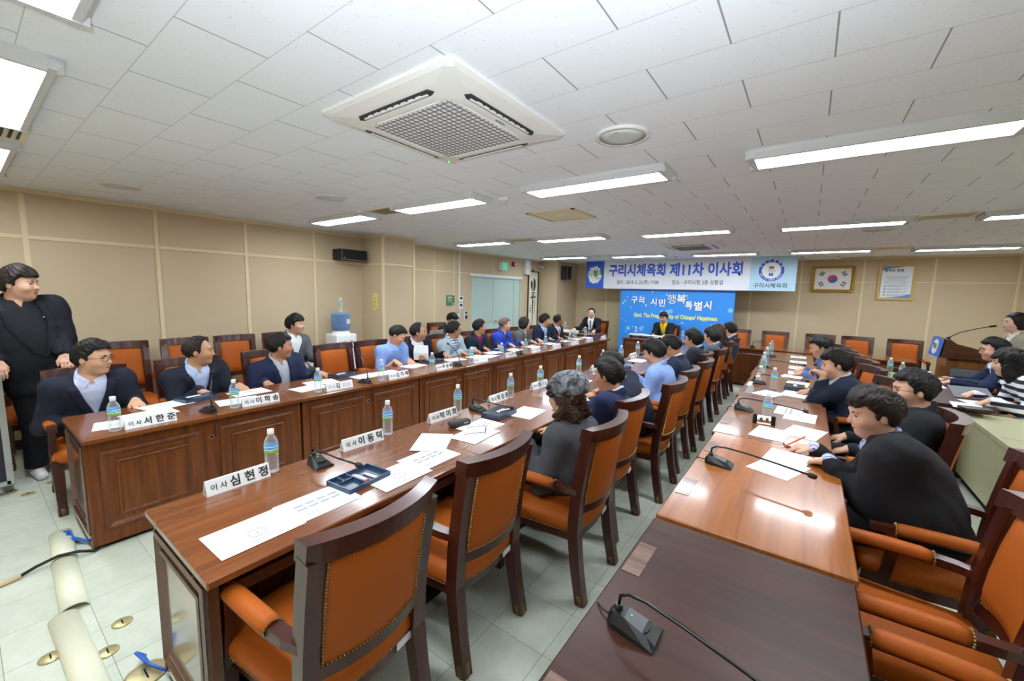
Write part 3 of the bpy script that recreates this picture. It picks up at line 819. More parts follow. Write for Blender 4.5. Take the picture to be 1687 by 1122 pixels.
# ================================================================== armchairs
def make_chair():
    """local +y is the front; origin on the floor under the seat centre"""
    r = empty('armchair')
    CW, LE = 'chair_wood', 'leather'
    def rail(s, t):   # rear post: t 0..1 from the floor to the crest
        pts = [(.222, -.315, 0), (.218, -.275, .2), (.214, -.25, .4), (.215, -.26, .6), (.217, -.29, .8), (.219, -.325, .985)]
        f = t * 5; i = min(4, int(f)); u = f - i
        a, c = pts[i], pts[i + 1]
        return Vector((s * (a[0] + (c[0] - a[0]) * u), a[1] + (c[1] - a[1]) * u, a[2] + (c[2] - a[2]) * u))
    for s in (-1, 1):
        lg = B().tube([rail(s, q / 12 * .95) for q in range(13)], [.026 + .004 * min(1, q / 5) for q in range(13)], seg=4, square=True, up=(0, 1, 0)).obj('rear_leg', CW, r)
        B().tube([rail(s, 0) + Vector((0, 0, .0)), rail(s, .05), rail(s, .058)], [.03, .032, .03], seg=8, square=False, up=(0, 1, 0)).obj('brass_cap', 'cap_brass', lg)
        lg = B().tube([(s * .25, .235, 0), (s * .252, .232, .2), (s * .254, .228, .42)], [.022, .027, .031], seg=4, square=True, up=(0, 1, 0)).obj('front_leg', CW, r)
        B().tube([(s * .25, .235, 0), (s * .25, .234, .05), (s * .25, .234, .058)], [.026, .029, .027], seg=8, up=(0, 1, 0)).obj('brass_cap', 'cap_brass', lg)
    # seat rail (bowed apron) and cushion
    def plan(u, grow=0.0):   # outline of the seat, u in 0..1 around
        k = []
        for q in range(9): k.append((-.215 - grow + (.43 + 2 * grow) * q / 8, -.235 - grow - .03 * math.sin(PI * q / 8)))
        for q in range(1, 6): k.append((.215 + grow + .045 * q / 6, -.235 - grow + (.47 + 2 * grow) * q / 6))
        for q in range(9): k.append((.26 + grow - (.52 + 2 * grow) * q / 8, .235 + grow + .035 * math.sin(PI * q / 8)))
        for q in range(1, 6): k.append((-.26 - grow + .045 * q / 6, .235 + grow - (.47 + 2 * grow) * q / 6))
        return k
    P = plan(0)
    b = B(); b.loft([[(x, y, .335) for x, y in P], [(x, y, .4) for x, y in P]], smooth=False); b.obj('seat_rail', CW, r)
    b = B()
    rings = []
    for g, z in ((.012, .385), (.02, .41), (.018, .44), (-.0, .462), (-.06, .482), (-.14, .492), (-.19, .494)):
        rings.append([(x * (1 + g / .25), y * (1 + g / .25), z) for x, y in P])
    b.loft(rings, smooth=True); st = b.obj('seat_cushion', LE, r)
    def nails(path, step=.0125, rr=.0052, nrm=(0, -1, 0)):
        b = B()
        pts = [Vector(p) for p in path]
        acc = 0.0
        for i in range(len(pts) - 1):
            a, c = pts[i], pts[i + 1]
            d = (c - a).length
            t = acc
            while t < d:
                p = a.lerp(c, t / d)
                v = [b.bm.verts.new(p + Vector(o) * rr) for o in ((1, 0, 0), (0, 1, 0), (0, 0, 1), (-1, 0, 0), (0, -1, 0), (0, 0, -1))]
                for f in ((0, 1, 2), (1, 3, 2), (3, 4, 2), (4, 0, 2), (1, 0, 5), (3, 1, 5), (4, 3, 5), (0, 4, 5)):
                    b.bm.faces.new([v[x] for x in f])
                t += step
            acc = t - d
        return b
    loop = [(x * 1.06, y * 1.06, .392) for x, y in P]
    nails(loop + loop[:1], .015).obj('nail_trim', 'brass', st)
    # crest rail, lower back rail
    def backpt(u, z, out=0.0):   # u -1..1 across, bowed backwards
        t = (z / .985)
        f = rail(1, t)
        return Vector((u * f.x, f.y - .05 * (1 - u * u) - out, z))
    us = [-1 + q / 6 for q in range(13)]
    uc = [-1.13 + 2.26 * q / 14 for q in range(15)]
    def railbar(z0, z1, th, name, us=us):
        rings = []
        for u in us:
            a, c = backpt(u, z0), backpt(u, z1)
            rings.append([a + Vector((0, th, 0)), a + Vector((0, -th, 0)), c + Vector((0, -th, 0)), c + Vector((0, th, 0))])
        b = B(); b.loft(rings, smooth=False); return b.obj(name, CW, r)
    railbar(.925, .995, .031, 'crest_rail', uc)
    railbar(.505, .55, .02, 'lower_back_rail')
    # upholstered back: front cushion and rear leather
    b = B()
    zs = [.55, .57, .62, .7, .8, .88, .915, .925]
    pf = [0, .022, .034, .04, .04, .034, .02, 0]
    grid = [[b.bm.verts.new(backpt(u * .88, z) + Vector((0, .012 + p * (1 - (abs(u)) ** 6), 0))) for u in us] for z, p in zip(zs, pf)]
    for i in range(len(zs) - 1):
        for j in range(12): b.bm.faces.new((grid[i][j], grid[i][j + 1], grid[i + 1][j + 1], grid[i + 1][j])).smooth = True
    grid = [[b.bm.verts.new(backpt(u * .88, z) + Vector((0, -.016 - .012 * (p / .04) * (1 - abs(u) ** 8), 0))) for u in us] for z, p in zip(zs, pf)]
    for i in range(len(zs) - 1):
        for j in range(12): b.bm.faces.new((grid[i][j + 1], grid[i][j], grid[i + 1][j], grid[i + 1][j + 1])).smooth = True
    bk = b.obj('back_cushion', LE, r)
    for yy in (-.022, .016):
        loop = [backpt(u * .86, .556) + Vector((0, yy, 0)) for u in us] + [backpt(.86, .556 + .363 * q / 6) + Vector((0, yy, 0)) for q in range(1, 7)] + [backpt(-u * .86, .919) + Vector((0, yy, 0)) for u in us[1:]] + [backpt(-.86, .919 - .363 * q / 6) + Vector((0, yy, 0)) for q in range(1, 7)]
        nails(loop).obj('nail_trim', 'brass', bk)
    for s in (-1, 1):    # side battens closing the gap between post and leather
        B().tube([backpt(s * .93, z) for z in (.53, .65, .78, .94)], .021, seg=4, square=True, up=(0, 1, 0)).obj('back_stile', CW, r)
    # arms
    for s in (-1, 1):
        path = [(s * .222, -.27, .635), (s * .242, -.2, .64), (s * .252, -.1, .643), (s * .256, .02, .643), (s * .257, .14, .64), (s * .256, .245, .635)]
        a = B().tube(path, [.021, .023, .024, .024, .024, .02], seg=4, square=True, sy=.72).obj('arm', CW, r)
        B().tube([(s * .248, -.13, .646), (s * .252, -.1, .65), (s * .256, .02, .65), (s * .257, .13, .647), (s * .257, .155, .645)], [.029, .033, .034, .033, .028], seg=12, sy=.8).obj('arm_pad', LE, a)
        for yy, zz in ((-.135, .646), (.155, .644)):
            xx = .248 if yy < 0 else .257
            nails([(s * xx + .031 * math.cos(q * .5), yy, zz + .026 * math.sin(q * .5)) for q in range(13)], .011, .005).obj('nail_trim', 'brass', a)
        B().tube([(s * .256, .19, .36), (s * .262, .17, .45), (s * .262, .155, .54), (s * .257, .17, .63)], [.026, .021, .018, .02], seg=4, square=True, up=(0, 1, 0)).obj('arm_support', CW, r)
    B().box((.15, -.268, .372), (.075, .004, .028), 0, Matrix.Rotation(.1, 3, 'Z')).obj('white_sticker', 'paper', r)
    return r
chair0 = make_chair()
first_chair = [True]
def chair(x, y, face, label, group, s=1.0):
    """face: world angle of the direction the sitter looks (0 = +X, 90 = +Y)"""
    o = chair0 if first_chair[0] else copy_tree(chair0)
    first_chair[0] = False
    put(o, x, y, 0, R(face - 90), label, 'armchair', group)
    o.scale = (s, s, s) if isinstance(s, float) else s
GA, GB, GC, GD, GW = 'armchairs behind the wall-side desks', 'armchairs of the middle row', 'armchairs of the orange-brown desk row', 'empty armchairs of the cross row', 'armchairs standing along the beige wall'
OL = 'orange armchair '
for x, y, f, lb in ((-.71, .745, 182, 'empty, pulled out before the open stationery tray'), (-.73, 1.42, 181, 'empty, beside the woman in the mesh hat'), (-.50, 2.12, 180, 'under the woman in the grey mesh hat'), (-.58, 2.78, 180, 'behind the man in the bright navy suit'), (-.49, 3.52, 180, 'behind the man bowing low over the desk'), (-.53, 4.2, 181, 'behind the man in the light blue shirt'), (-.52, 4.9, 180, 'behind the man in navy bending over his papers'), (-.64, 5.55, 180, 'behind the man in the dark suit with glasses'), (-.58, 6.2, 180, 'behind the man in the charcoal suit'), (-.64, 7.3, 180, 'behind the woman with long brown hair'), (-.64, 8.0, 180, 'behind the last man of the middle row')):
    chair(x - .68, y, f, OL + lb, GB)
for y, lb in ((.6, 'under the man in the dark suit with glasses at the aisle end'), (1.29, 'under the balding man in the dark suit'), (2.0, 'under the man in the navy windbreaker'), (2.78, 'empty, between the windbreaker and the light blue shirt'), (3.33, 'under the man in the short-sleeved blue shirt'), (3.98, 'under the man with the blue tie'), (4.6, 'under the man in the pale grey-blue jacket'), (5.25, 'under the man in the maroon shirt'), (5.95, 'under the man in the bright blue jacket'), (6.6, 'under the woman in the grey jacket'), (7.28, 'under the man in the navy blazer'), (7.9, 'under the man with the pink tie')):
    chair(-4.49, y, 0, OL + lb, GA)
for y, lb in ((.42, 'behind the standing man in black'), (1.02, 'empty by the wall behind the man in glasses'), (1.58, 'empty by the wall behind the balding man'), (2.1, 'empty by the wall, next to the grey-suited aide'), (2.66, 'under the seated aide in the grey suit by the wall'), (5.62, 'under the aide reading beside the teal doors'), (4.9, 'empty by the wall next to the reading aide')):
    chair(-5.63 if y > .5 else -5.86, y, 0, OL + lb, GW, (.92, 1, 1.07))
for x, y, f, lb in ((.40, 1.36, 180, 'empty, closest beside the dark walnut desk'), (.37, 2.05, 180, 'empty, next to the man writing with the orange pen'), (.57, 2.75, 180, 'under the large man writing with the orange pen'), (.46, 3.64, 176, 'under the man in black with glasses'), (.36, 4.8, 197, 'under the man resting his cheek on his fist'), (.3, 5.62, 197, 'empty, behind the cheek-resting man'), (.3, 6.25, 197, 'under the bowed man in blue'), (.24, 6.84, 197, 'empty, two places before the cross row'), (.2, 7.43, 197, 'empty, one place before the cross row'), (.16, 8.02, 197, 'empty, last of the orange-brown row')):
    chair(x, y, f, OL + lb, GC)
for x, y, lb in ((-1.23, 10.06, 'empty, just past the blue board'), (-.53, 10.06, 'empty, second from the blue board'), (.24, 10.06, 'empty, below the flag edge'), (.82, 10.06, 'empty, between flag and printed notice'), (1.5, 10.06, 'empty, below the printed notice'), (-4.55, 10.0, 'under the man with the maroon tie'), (-2.73, 10.05, 'under the chairman in the yellow shirt')):
    chair(x, y, 270, OL + lb, GD)
for x, y, lb in ((1.86, 5.95, 'under the woman in the striped top'), (1.98, 6.95, 'under the man with glasses by the side table')):
    chair(x, y, 180, OL + lb, 'armchairs of the side table')
# dark task chair near the podium
t = tag(empty('task_chair', (1.73, 7.66, 0), R(165)), 'dark grey padded task chair with a tubular arm in front of the podium', 'chair')
GY = colour('grey_vinyl', (58, 60, 64), .45)
B().box((0, -.17, .68), (.34, .06, .3), 0, Matrix.Rotation(.2, 3, 'X'), .028, 3).obj('backrest', GY, t)
B().box((0, .03, .43), (.38, .4, .07), 0, None, .03, 3).obj('seat', GY, t)
for s in (-1, 1):
    B().tube([(s * .19, .18, .44), (s * .21, .18, .6), (s * .21, .0, .64), (s * .21, -.15, .63)], .013).obj('arm', 'steel', t)
    B().tube([(s * .2, .2, .43), (s * .22, .24, 0)], .013).obj('leg', 'steel', t)
    B().tube([(s * .2, -.18, .43), (s * .22, -.24, 0)], .013).obj('leg', 'steel', t)

# ================================================================== podium and steel cabinet
t = tag(empty('podium', (0, 0, 0)), 'wooden speaker podium with a blue emblem plate on its front', 'podium')
PX0, PX1, PY0, PY1 = 1.56, 2.0, 7.98, 8.5
B().span(PX0 + .03, PX1, PY0, PY1, .06, .93, bev=.006).obj('body', 'podium', t)
B().span(PX0, PX1 + .03, PY0 - .02, PY1 + .02, 0, .06).obj('plinth', 'podium_dark', t)
b = B(); b.prism([(PX0 - .04, .95), (PX1 + .06, .93), (PX1 + .06, .985), (PX1 - .05, 1.06), (PX0 + .1, 1.14), (PX0 + .03, 1.2), (PX0 - .01, 1.2)], PY0 - .05, PY1 + .05, 'y')
b.obj('head', 'podium_dark', t)
pl = B().box((PX0 - .045, (PY0 + PY1) / 2, 1.07), (.012, .56, .26), 0, Matrix.Rotation(.13, 3, 'Y')).obj('emblem_plate', colour('plate_blue', (64, 112, 206)), t)
b = B(); rnd = random.Random(5)
b.sheet([(PX0 - .0535 + .0 + .13 * .1 * math.sin(a), (PY0 + PY1) / 2 - (.15 + rnd.uniform(-.012, .012)) * math.cos(a), 1.07 + .105 * math.sin(a)) for a in [2 * PI * q / 24 for q in range(24)]])
b.obj('white_splash', 'white_tile', pl)
link('emblem_lettering', text_mesh('행복', .1, colour('emblem_green', (90, 120, 80)), .002), pl, (PX0 - .058, (PY0 + PY1) / 2, 1.07), (PI / 2 - .0, 0, -PI / 2))
t2 = tag(empty('podium_microphone', (PX0 + .06, 8.2, 1.19)), 'thin black gooseneck microphone fixed on the podium top', 'microphone')
B().cyl((0, 0, 0), (0, 0, .03), .022).obj('socket', 'black', t2)
B().tube([(0, 0, .02), (.1, -.01, .1), (.24, -.02, .16), (.36, -.02, .2)], .006).obj('gooseneck', 'black', t2)
B().tube([(.36, -.02, .2), (.42, -.02, .212)], .014).obj('capsule', 'rubber', t2)
t = tag(empty('steel_cabinet', (0, 0, 0)), 'low olive cream steel cabinet behind the man in black with glasses', 'cabinet')
CX = 1.27; CZ = .665
for i in range(4):
    y0 = 2.02 + i * .89
    b = B(); b.span(CX + .01, CX + .46, y0 + .003, y0 + .887, .08, CZ - .05, bev=.004)
    b.obj('door_panel', 'cabinet', t)
B().span(CX, CX + .48, 2.0, 5.6, CZ - .048, CZ, bev=.006).obj('top_slab', 'cabinet', t)
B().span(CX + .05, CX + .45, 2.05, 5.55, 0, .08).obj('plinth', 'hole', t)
for i in range(4):
    y0 = 2.02 + i * .89
    B().span(CX + .02, CX + .44, y0 + .0, y0 + .006, CZ - .001, CZ + .002).obj('top_seam', 'print', t)
t = tag(empty('floor_rod', (.98, 3.0, .01)), 'tan stick with a black end lying on the floor by the cabinet', 'stick')
B().cyl((-.12, -.1, 0), (.08, .02, 0), .008).obj('shaft', 'tan', t); B().cyl((.08, .02, 0), (.2, .09, 0), .01).obj('tip', 'rubber', t)

# ================================================================== water cooler corner
t = tag(empty('water_cooler', (-5.98, 3.6, 0)), 'white water cooler with a blue bottle standing by the pillar', 'water cooler')
B().span(-.17, .17, -.17, .17, 0, .98, bev=.025, seg=3).obj('cabinet', 'white_plastic', t)
B().span(.165, .178, -.13, .13, .62, .9, bev=.01).obj('front_bezel', 'ac', t)
b = B(); b.cyl((.18, -.06, .86), (.21, -.06, .86), .016).cyl((.18, .06, .86), (.21, .06, .86), .016); b.obj('tap', 'steel', t)
B().lathe([(.14, .975), (.14, 1.0), (.1, 1.03)], seg=24).obj('collar', 'white_plastic', t)
bo = B().lathe([(.05, 1.01), (.09, 1.03), (.135, 1.06), (.142, 1.1), (.132, 1.13), (.142, 1.16), (.142, 1.22), (.133, 1.245), (.142, 1.27), (.138, 1.3), (.09, 1.315), (.002, 1.316)], seg=28, cap=True).obj('water_bottle', 'blue_bottle', t)
b = B()
b.loft([[(.1445 * math.cos(a), .1445 * math.sin(a), z) for z in (1.14, 1.215)] for a in [.1 + q * .12 for q in range(7)]], smooth=True, caps=False)
b.obj('label', colour('cooler_label', (222, 234, 242)), bo)
t = tag(empty('carton', (-5.86, 3.02, 0)), 'white cardboard carton with a green mark beside the water cooler', 'carton')
B().span(-.15, .15, -.13, .13, 0, .62).obj('box_body', 'paper', t); B().span(.15, .153, -.1, -.02, .38, .56).obj('green_mark', colour('carton_green', (60, 130, 70)), t); B().span(.15, .153, -.02, .1, .12, .3).obj('blue_mark', colour('carton_blue', (60, 90, 170)), t)
t = tag(empty('crumpled_paper', (-5.86, 3.02, .62)), 'crumpled white paper on top of the carton', 'paper')
b = B(); rnd = random.Random(2)
b.ball((0, 0, .05), (.13, .11, .06), seg=14)
for v in b.bm.verts: v.co += Vector((rnd.uniform(-.02, .02), rnd.uniform(-.02, .02), rnd.uniform(-.012, .02)))
for v in b.bm.verts: v.co.z = max(v.co.z, 0)
b.obj('sheet', 'paper', t)
t = tag(empty('paper_cup_box', (-5.78, 3.36, 0)), 'small white box standing against the water cooler', 'box')
B().span(-.06, .06, -.08, .08, .0, .86).obj('box_body', 'white_tile', t); B().span(.06, .062, -.06, .06, .6, .8).obj('printed_panel', 'print', t)

# ================================================================== floor things near the camera
def duct(x0, y0, x1, y1, label):
    t = tag(empty('cable_duct', (0, 0, 0)), label, 'cable duct', 'cream floor cable ducts')
    d = Vector((x1 - x0, y1 - y0, 0)); n = Vector((-d.y, d.x, 0)).normalized()
    rings = []
    for p in (Vector((x0, y0, 0)), Vector((x1, y1, 0))):
        rings.append([p + n * (.055 * math.cos(a)) + Vector((0, 0, .038 * math.sin(a) ** .8 if math.sin(a) > 0 else 0)) for a in [PI * q / 14 for q in range(15)]] )
    inner = []
    for p in (Vector((x0, y0, 0)), Vector((x1, y1, 0))):
        inner.append([p + n * (.05 * math.cos(a)) + Vector((0, 0, .034 * math.sin(a) ** .8 if math.sin(a) > 0 else 0)) for a in [PI - PI * q / 14 for q in range(15)]])
    b = B(); b.loft([rings[0] + inner[0], rings[1] + inner[1]], smooth=True)
    b.obj('cover', 'duct', t)
duct(-3.93, .30, -3.52, .275, 'short cream half-round cable duct on the floor by the wall-side desk')
duct(-3.52, .27, -2.93, .245, 'middle cream half-round cable duct on the pale floor')
duct(-2.9, .2, -2.0, .22, 'long cream half-round cable duct at the lower edge of the pale floor')
def floor_outlet(x, y, label, r_=.04):
    t = tag(empty('floor_outlet', (x, y, 0)), label, 'floor outlet', 'brass floor outlets')
    B().lathe([(r_, 0), (r_, .004), (r_ * .85, .007), (.001, .007)], seg=28).obj('disc', 'floor_brass', t)
    B().box((0, 0, .0072), (r_ * .9, .006, .002)).obj('slot', 'hole', t)
for x, y, lb in ((-2.64, .37, 'between duct and desk end'), (-2.63, .13, 'in front of the long duct'), (-2.47, .29, 'half hidden behind the long duct'), (-5.06, .15, 'beside the silver case'), (-4.9, .23, 'between the silver case and the chair'), (-5.05, .38, 'by the standing man\'s shoe')):
    floor_outlet(x, y, 'round brass floor outlet ' + lb)
floor_outlet(-2.19, .365, 'large brass floor outlet at the foot of the middle row', .075)
t = tag(empty('blue_cable_bundle'), 'bundle of blue cables at the duct end by the wall-side desk', 'cable')
rnd = random.Random(4)
for q in range(5):
    o_ = rnd.uniform(-.02, .02)
    B().tube([(-3.93, .31 + o_, .02), (-3.85, .34 + o_, .03 + q * .004), (-3.78, .35 + o_ * 2, .02), (-3.7, .37 + o_, .03), (-3.62, .40, .025), (-3.53, .425, .02)], .006, seg=6).obj('cable', 'blue_cable', t)
t = tag(empty('blue_cable_end'), 'blue cables emerging at the foot of the middle row', 'cable')
for q in range(3): B().tube([(-2.3, .385, .01), (-2.26, .37 - q * .01, .05 + q * .012), (-2.2, .38, .03), (-2.12, .42, .02)], .007, seg=6).obj('cable', 'blue_cable', t)
t = tag(empty('black_floor_cable'), 'black cable with a tan sleeve crossing the pale floor', 'cable')
B().tube([(-3.5, .09, .012), (-3.52, .16, .03), (-3.52, .25, .05), (-3.5, .33, .045), (-3.5, .4, .012), (-3.54, .45, .012)], .009).obj('cable', 'rubber', t)
B().tube([(-3.46, -.1, .014), (-3.48, .0, .014), (-3.5, .1, .014)], .014).obj('sleeve', 'tan', t)
t = tag(empty('silver_case', (-5.25, .055, 0)), 'silver edged flight case on castors beside the standing man', 'case')
B().span(-.25, .25, -.3, .1, .1, .95).obj('body', colour('case_dark', (46, 40, 62), .5), t)
b = B()
for x in (-.25, .25):
    for y in (-.3, .1): b.span(x - .018, x + .018, y - .018, y + .018, .09, .96)
for z in (.1, .95):
    for x in (-.25, .25): b.span(x - .018, x + .018, -.3, .1, z - .018, z + .018)
    for y in (-.3, .1): b.span(-.25, .25, y - .018, y + .018, z - .018, z + .018)
b.obj('metal_edge', 'steel', t)
for x in (-.2, .2):
    for y in (-.25, .05): B().cyl((x, y - .014, .04), (x, y + .014, .04), .04).obj('castor', 'steel', t)
B().cyl((.255, .02, .3), (.262, .02, .3), .035).obj('corner_plate', 'steel', t)
t = tag(empty('yellow_folder', (-5.2, .72, .47)), 'yellow folder standing on the chair behind the man in glasses', 'folder')
b = B(); b.box((-.38, -.1, .22), (.02, .16, .26), 0, Matrix.Rotation(-.2, 3, 'Y')); b.obj('cover', colour('folder_yellow', (232, 186, 40)), t)
B().box((-.365, -.1, .2), (.012, .14, .22), 0, Matrix.Rotation(-.2, 3, 'Y')).obj('pages', 'paper', t)
# ================================================================== small things on the desks
Z0 = DESK_H + .0005
# ---- water bottles
def make_bottle():
    r = empty('water_bottle')
    prof = [(.002, .001), (.026, 0), (.031, .004), (.0315, .012)]
    z = .015
    while z < .095:
        prof += [(.0315, z), (.0292, z + .006), (.0315, z + .012)]; z += .015
    prof += [(.0318, .108), (.0318, .152), (.0312, .158), (.026, .176), (.017, .19), (.0135, .197), (.0135, .203)]
    B().lathe(prof, seg=20).obj('bottle_body', 'bottle', r)
    B().lathe([(.0152, .2), (.0155, .204), (.0155, .222), (.0145, .225), (.001, .2252)], seg=18).obj('cap', 'white_plastic', r)
    m, nt, bb = new_mat('bottle_label')
    tc = nt.nodes.new('ShaderNodeTexCoord'); sp = nt.nodes.new('ShaderNodeSeparateXYZ'); nt.links.new(tc.outputs['Object'], sp.inputs[0])
    n = nt.nodes.new('ShaderNodeTexNoise'); n.inputs['Scale'].default_value = 40; nt.links.new(tc.outputs['Object'], n.inputs['Vector'])
    a = nt.nodes.new('ShaderNodeMath'); a.operation = 'MULTIPLY_ADD'; a.inputs[1].default_value = .02; nt.links.new(n.outputs['Fac'], a.inputs[0]); nt.links.new(sp.outputs[2], a.inputs[2])
    mr = nt.nodes.new('ShaderNodeMapRange'); mr.inputs[1].default_value = .118; mr.inputs[2].default_value = .162; nt.links.new(a.outputs[0], mr.inputs[0])
    cr = nt.nodes.new('ShaderNodeValToRGB'); cr.color_ramp.interpolation = 'CONSTANT'
    e = cr.color_ramp.elements; e[0].color = srgb((120, 190, 70)); e[1].position = .3; e[1].color = srgb((214, 236, 244))
    x = e.new(.42); x.color = srgb((70, 150, 220)); x = e.new(.62); x.color = srgb((190, 222, 244)); x = e.new(.78); x.color = srgb((90, 166, 228))
    nt.links.new(mr.outputs[0], cr.inputs[0]); nt.links.new(cr.outputs[0], bb.inputs['Base Color']); bb.inputs['Roughness'].default_value = .4
    M['bottle_label'] = m
    B().lathe([(.0322, .108), (.0324, .11), (.0324, .15), (.0322, .152)], seg=20, cap=False).obj('label', 'bottle_label', r)
    return r
bot0 = make_bottle(); fb = [True]
def bottle(x, y, z, label, group):
    o = bot0 if fb[0] else copy_tree(bot0)
    fb[0] = False
    put(o, x, y, z, random.uniform(0, 6.28), label, 'water bottle', group)
AP = ['the man in glasses', 'the balding man in the dark suit', 'the man in the navy windbreaker', 'the empty chair', 'the man in the light blue shirt', 'the man with the blue tie', 'the man in the maroon shirt', 'the man in the bright blue jacket', 'the woman in the grey jacket', 'the man in the navy blazer', 'the man with the pink tie', 'the end of the row']
GBOT = 'water bottles on the desks'
for i, (x, y) in enumerate([(-3.54, .55), (-3.55, 1.23), (-3.55, 1.9), (-3.54, 2.57), (-3.52, 3.26), (-3.53, 3.96), (-3.52, 4.6), (-3.58, 5.3), (-3.6, 5.94), (-3.53, 6.68), (-3.92, 7.65), (-3.95, 8.2)]):
    bottle(x, y, Z0, 'water bottle on the wall-side row before ' + AP[i], GBOT)
BP = ['beside the foremost name plate', 'between the second and third name plates', 'behind the spectacle case', 'in front of the mesh hat', 'just past the mesh hat', 'before the man in the bright navy suit', 'before the bowing man in navy', 'before the man in the light blue shirt', 'before the man in the dark suit with glasses']
for i, (x, y) in enumerate([(-2.16, .9), (-2.17, 1.62), (-2.15, 2.26), (-2.11, 2.9), (-2.12, 3.42), (-2.14, 4.31), (-2.14, 5.0), (-2.14, 5.65), (-2.14, 6.35)]):
    bottle(x, y, Z0, 'water bottle on the middle row ' + BP[i], GBOT)
CP = ['behind the propped smartphone', 'before the cheek-resting man', 'behind a clear sign stand', 'third from the phone', 'fourth from the phone', 'fifth from the phone', 'at the far end']
for i, (x, y) in enumerate([(-.19, 3.62), (-.23, 5.03), (-.4, 5.95), (-.43, 6.41), (-.45, 7.13), (-.46, 7.85), (-.46, 8.3)]):
    bottle(x, y, Z0 + .004, 'water bottle on the orange-brown row ' + CP[i], GBOT)
for x, y, z, lb in ((1.01, 6.93, .7205, 'on the dark side table beside the green box'), (.95, 7.36, .7205, 'on the dark side table toward the podium'), (1.12, 6.2, .7205, 'on the dark side table showing only its cap'), (-5.97, 3.6, 1.316, 'standing on top of the blue cooler bottle'), (-5.0, 9.2, Z0, 'on the crosswise desk beside the man with the maroon tie'), (-4.25, 9.02, Z0, 'at the corner of the crosswise desk'), (-3.22, 9.35, Z0, 'on the chairman desk beside the cups'), (-2.12, 9.1, Z0, 'on the chairman desk at its other end')):
    bottle(x, y, z, 'clear water bottle ' + lb, GBOT)
# ---- folded name plates
def make_plate(txt, x, y, rz, label, faded=0, big=True, L=.27):
    r = put(empty('name_plate'), x, y, Z0, rz, label, 'name plate', 'white folded name plates')
    h, d = .066, .05     # local -y faces the reader across the room
    b = B()
    th = .003
    b.prism([(-d / 2, 0), (d / 2, 0), (.004, h), (-.004, h)], -L / 2, L / 2, 'x')
    b.obj('folded_card', 'white_plastic', r)
    b = B(); b.prism([(-d / 2 + .01, .006), (d / 2 - .01, .006), (0, h - .016)], -L / 2 - .0006, L / 2 + .0006, 'x'); b.obj('hollow_end', 'print', r)
    tilt = math.atan2(h, d / 2 - .004)
    for s, name in ((-1, 'front_lettering'), (1, 'back_lettering')):
        first, last = txt
        rot = (tilt, 0, 0 if s < 0 else PI)
        yy = s * (d / 4 + .003)
        if first:
            link(name, text_mesh(first, .032, 'ink' if not faded else 'print', .0004, .0004), r, ((-.085) * (-s), yy + s * .0012, h * .46), rot)
        clear = last.replace('#', '')
        if clear:
            link(name, text_mesh(clear, .052, 'ink', .0012, .0004), r, ((.045 if '#' not in last else -.02) * (-s), yy + s * .0012, h * .48), rot)
        n_ = last.count('#')
        if n_:      # characters too faded or too far off to read: plain strokes
            b = B()
            for q in range(n_):
                x0 = (.09 - .045 * (n_ - 1 - q)) if clear else (-.0 + .045 * q)
                for dx_, dz_, w_, h_ in ((0, .012, .03, .004), (0, -.012, .028, .004), (-.008, .0, .004, .022), (.012, 0, .004, .03)):
                    b.box((x0 + dx_, dz_, 0), (w_, h_, .0008))
            b.obj('unreadable_strokes', 'print' if faded else 'ink', r, (0, yy + s * .0012, h * .48), rot)
    return r
NA = [(('이 사', '서 한 준'), 0), (('이 사', '이 학 송'), 0), (('이 사', '김##'), 1), (('이 사', '김 귀 례'), 0), (('이 사', '박 승 원'), 0), (('이 사', ''), 2), (('이 사', '김 철 영'), 0), (('이 사', '###'), 0), (('이 사', '###'), 0), (('이 사', '###'), 1), (('이 사', '###'), 0), (('이 사', '###'), 0)]
NAP = ['before the man in glasses', 'before the balding man', 'faded, before the navy windbreaker', 'before the empty chair', 'before the light blue shirt', 'nearly blank, before the pale jacket', 'before the maroon shirt', 'before the bright blue jacket', 'before the woman in grey', 'before the navy blazer', 'before the pink tie', 'at the end of the row']
for i, (tx, fd) in enumerate(NA):
    make_plate(tx, -3.535, .725 + .685 * i - .03 * (i > 9), PI / 2 + (.04, -.05, .03, .06)[i % 4], 'white folded name plate on the wall-side row, ' + NAP[i], fd)
NB = [('이 사', '심 현 정'), ('이 사', '이 동 덕'), ('이 사', '박 미 희'), ('이 사', '박 승 원'), ('이 사', '최##'), ('이 사', '###'), ('이 사', '###'), ('이 사', '###'), ('이 사', '###')]
NBP = ['foremost, by the open tray', 'second, beside the gooseneck microphone', 'third, by the spectacle case', 'fourth, behind the closed tray', 'fifth, behind the mesh hat', 'sixth, before the bright navy suit', 'seventh, before the light blue shirt', 'eighth, before the second navy suit', 'ninth, before the far suits']
for i, tx in enumerate(NB):
    make_plate(tx, -2.13, .735 + .672 * i, -PI / 2 + PI + PI + (.03, -.02, .0)[i % 3] + PI, 'white folded name plate on the middle row, ' + NBP[i])
make_plate(('', '####'), -4.72, 8.98, 0, 'long white name plate on the crosswise desk of the man with the maroon tie', 0, L=.42)
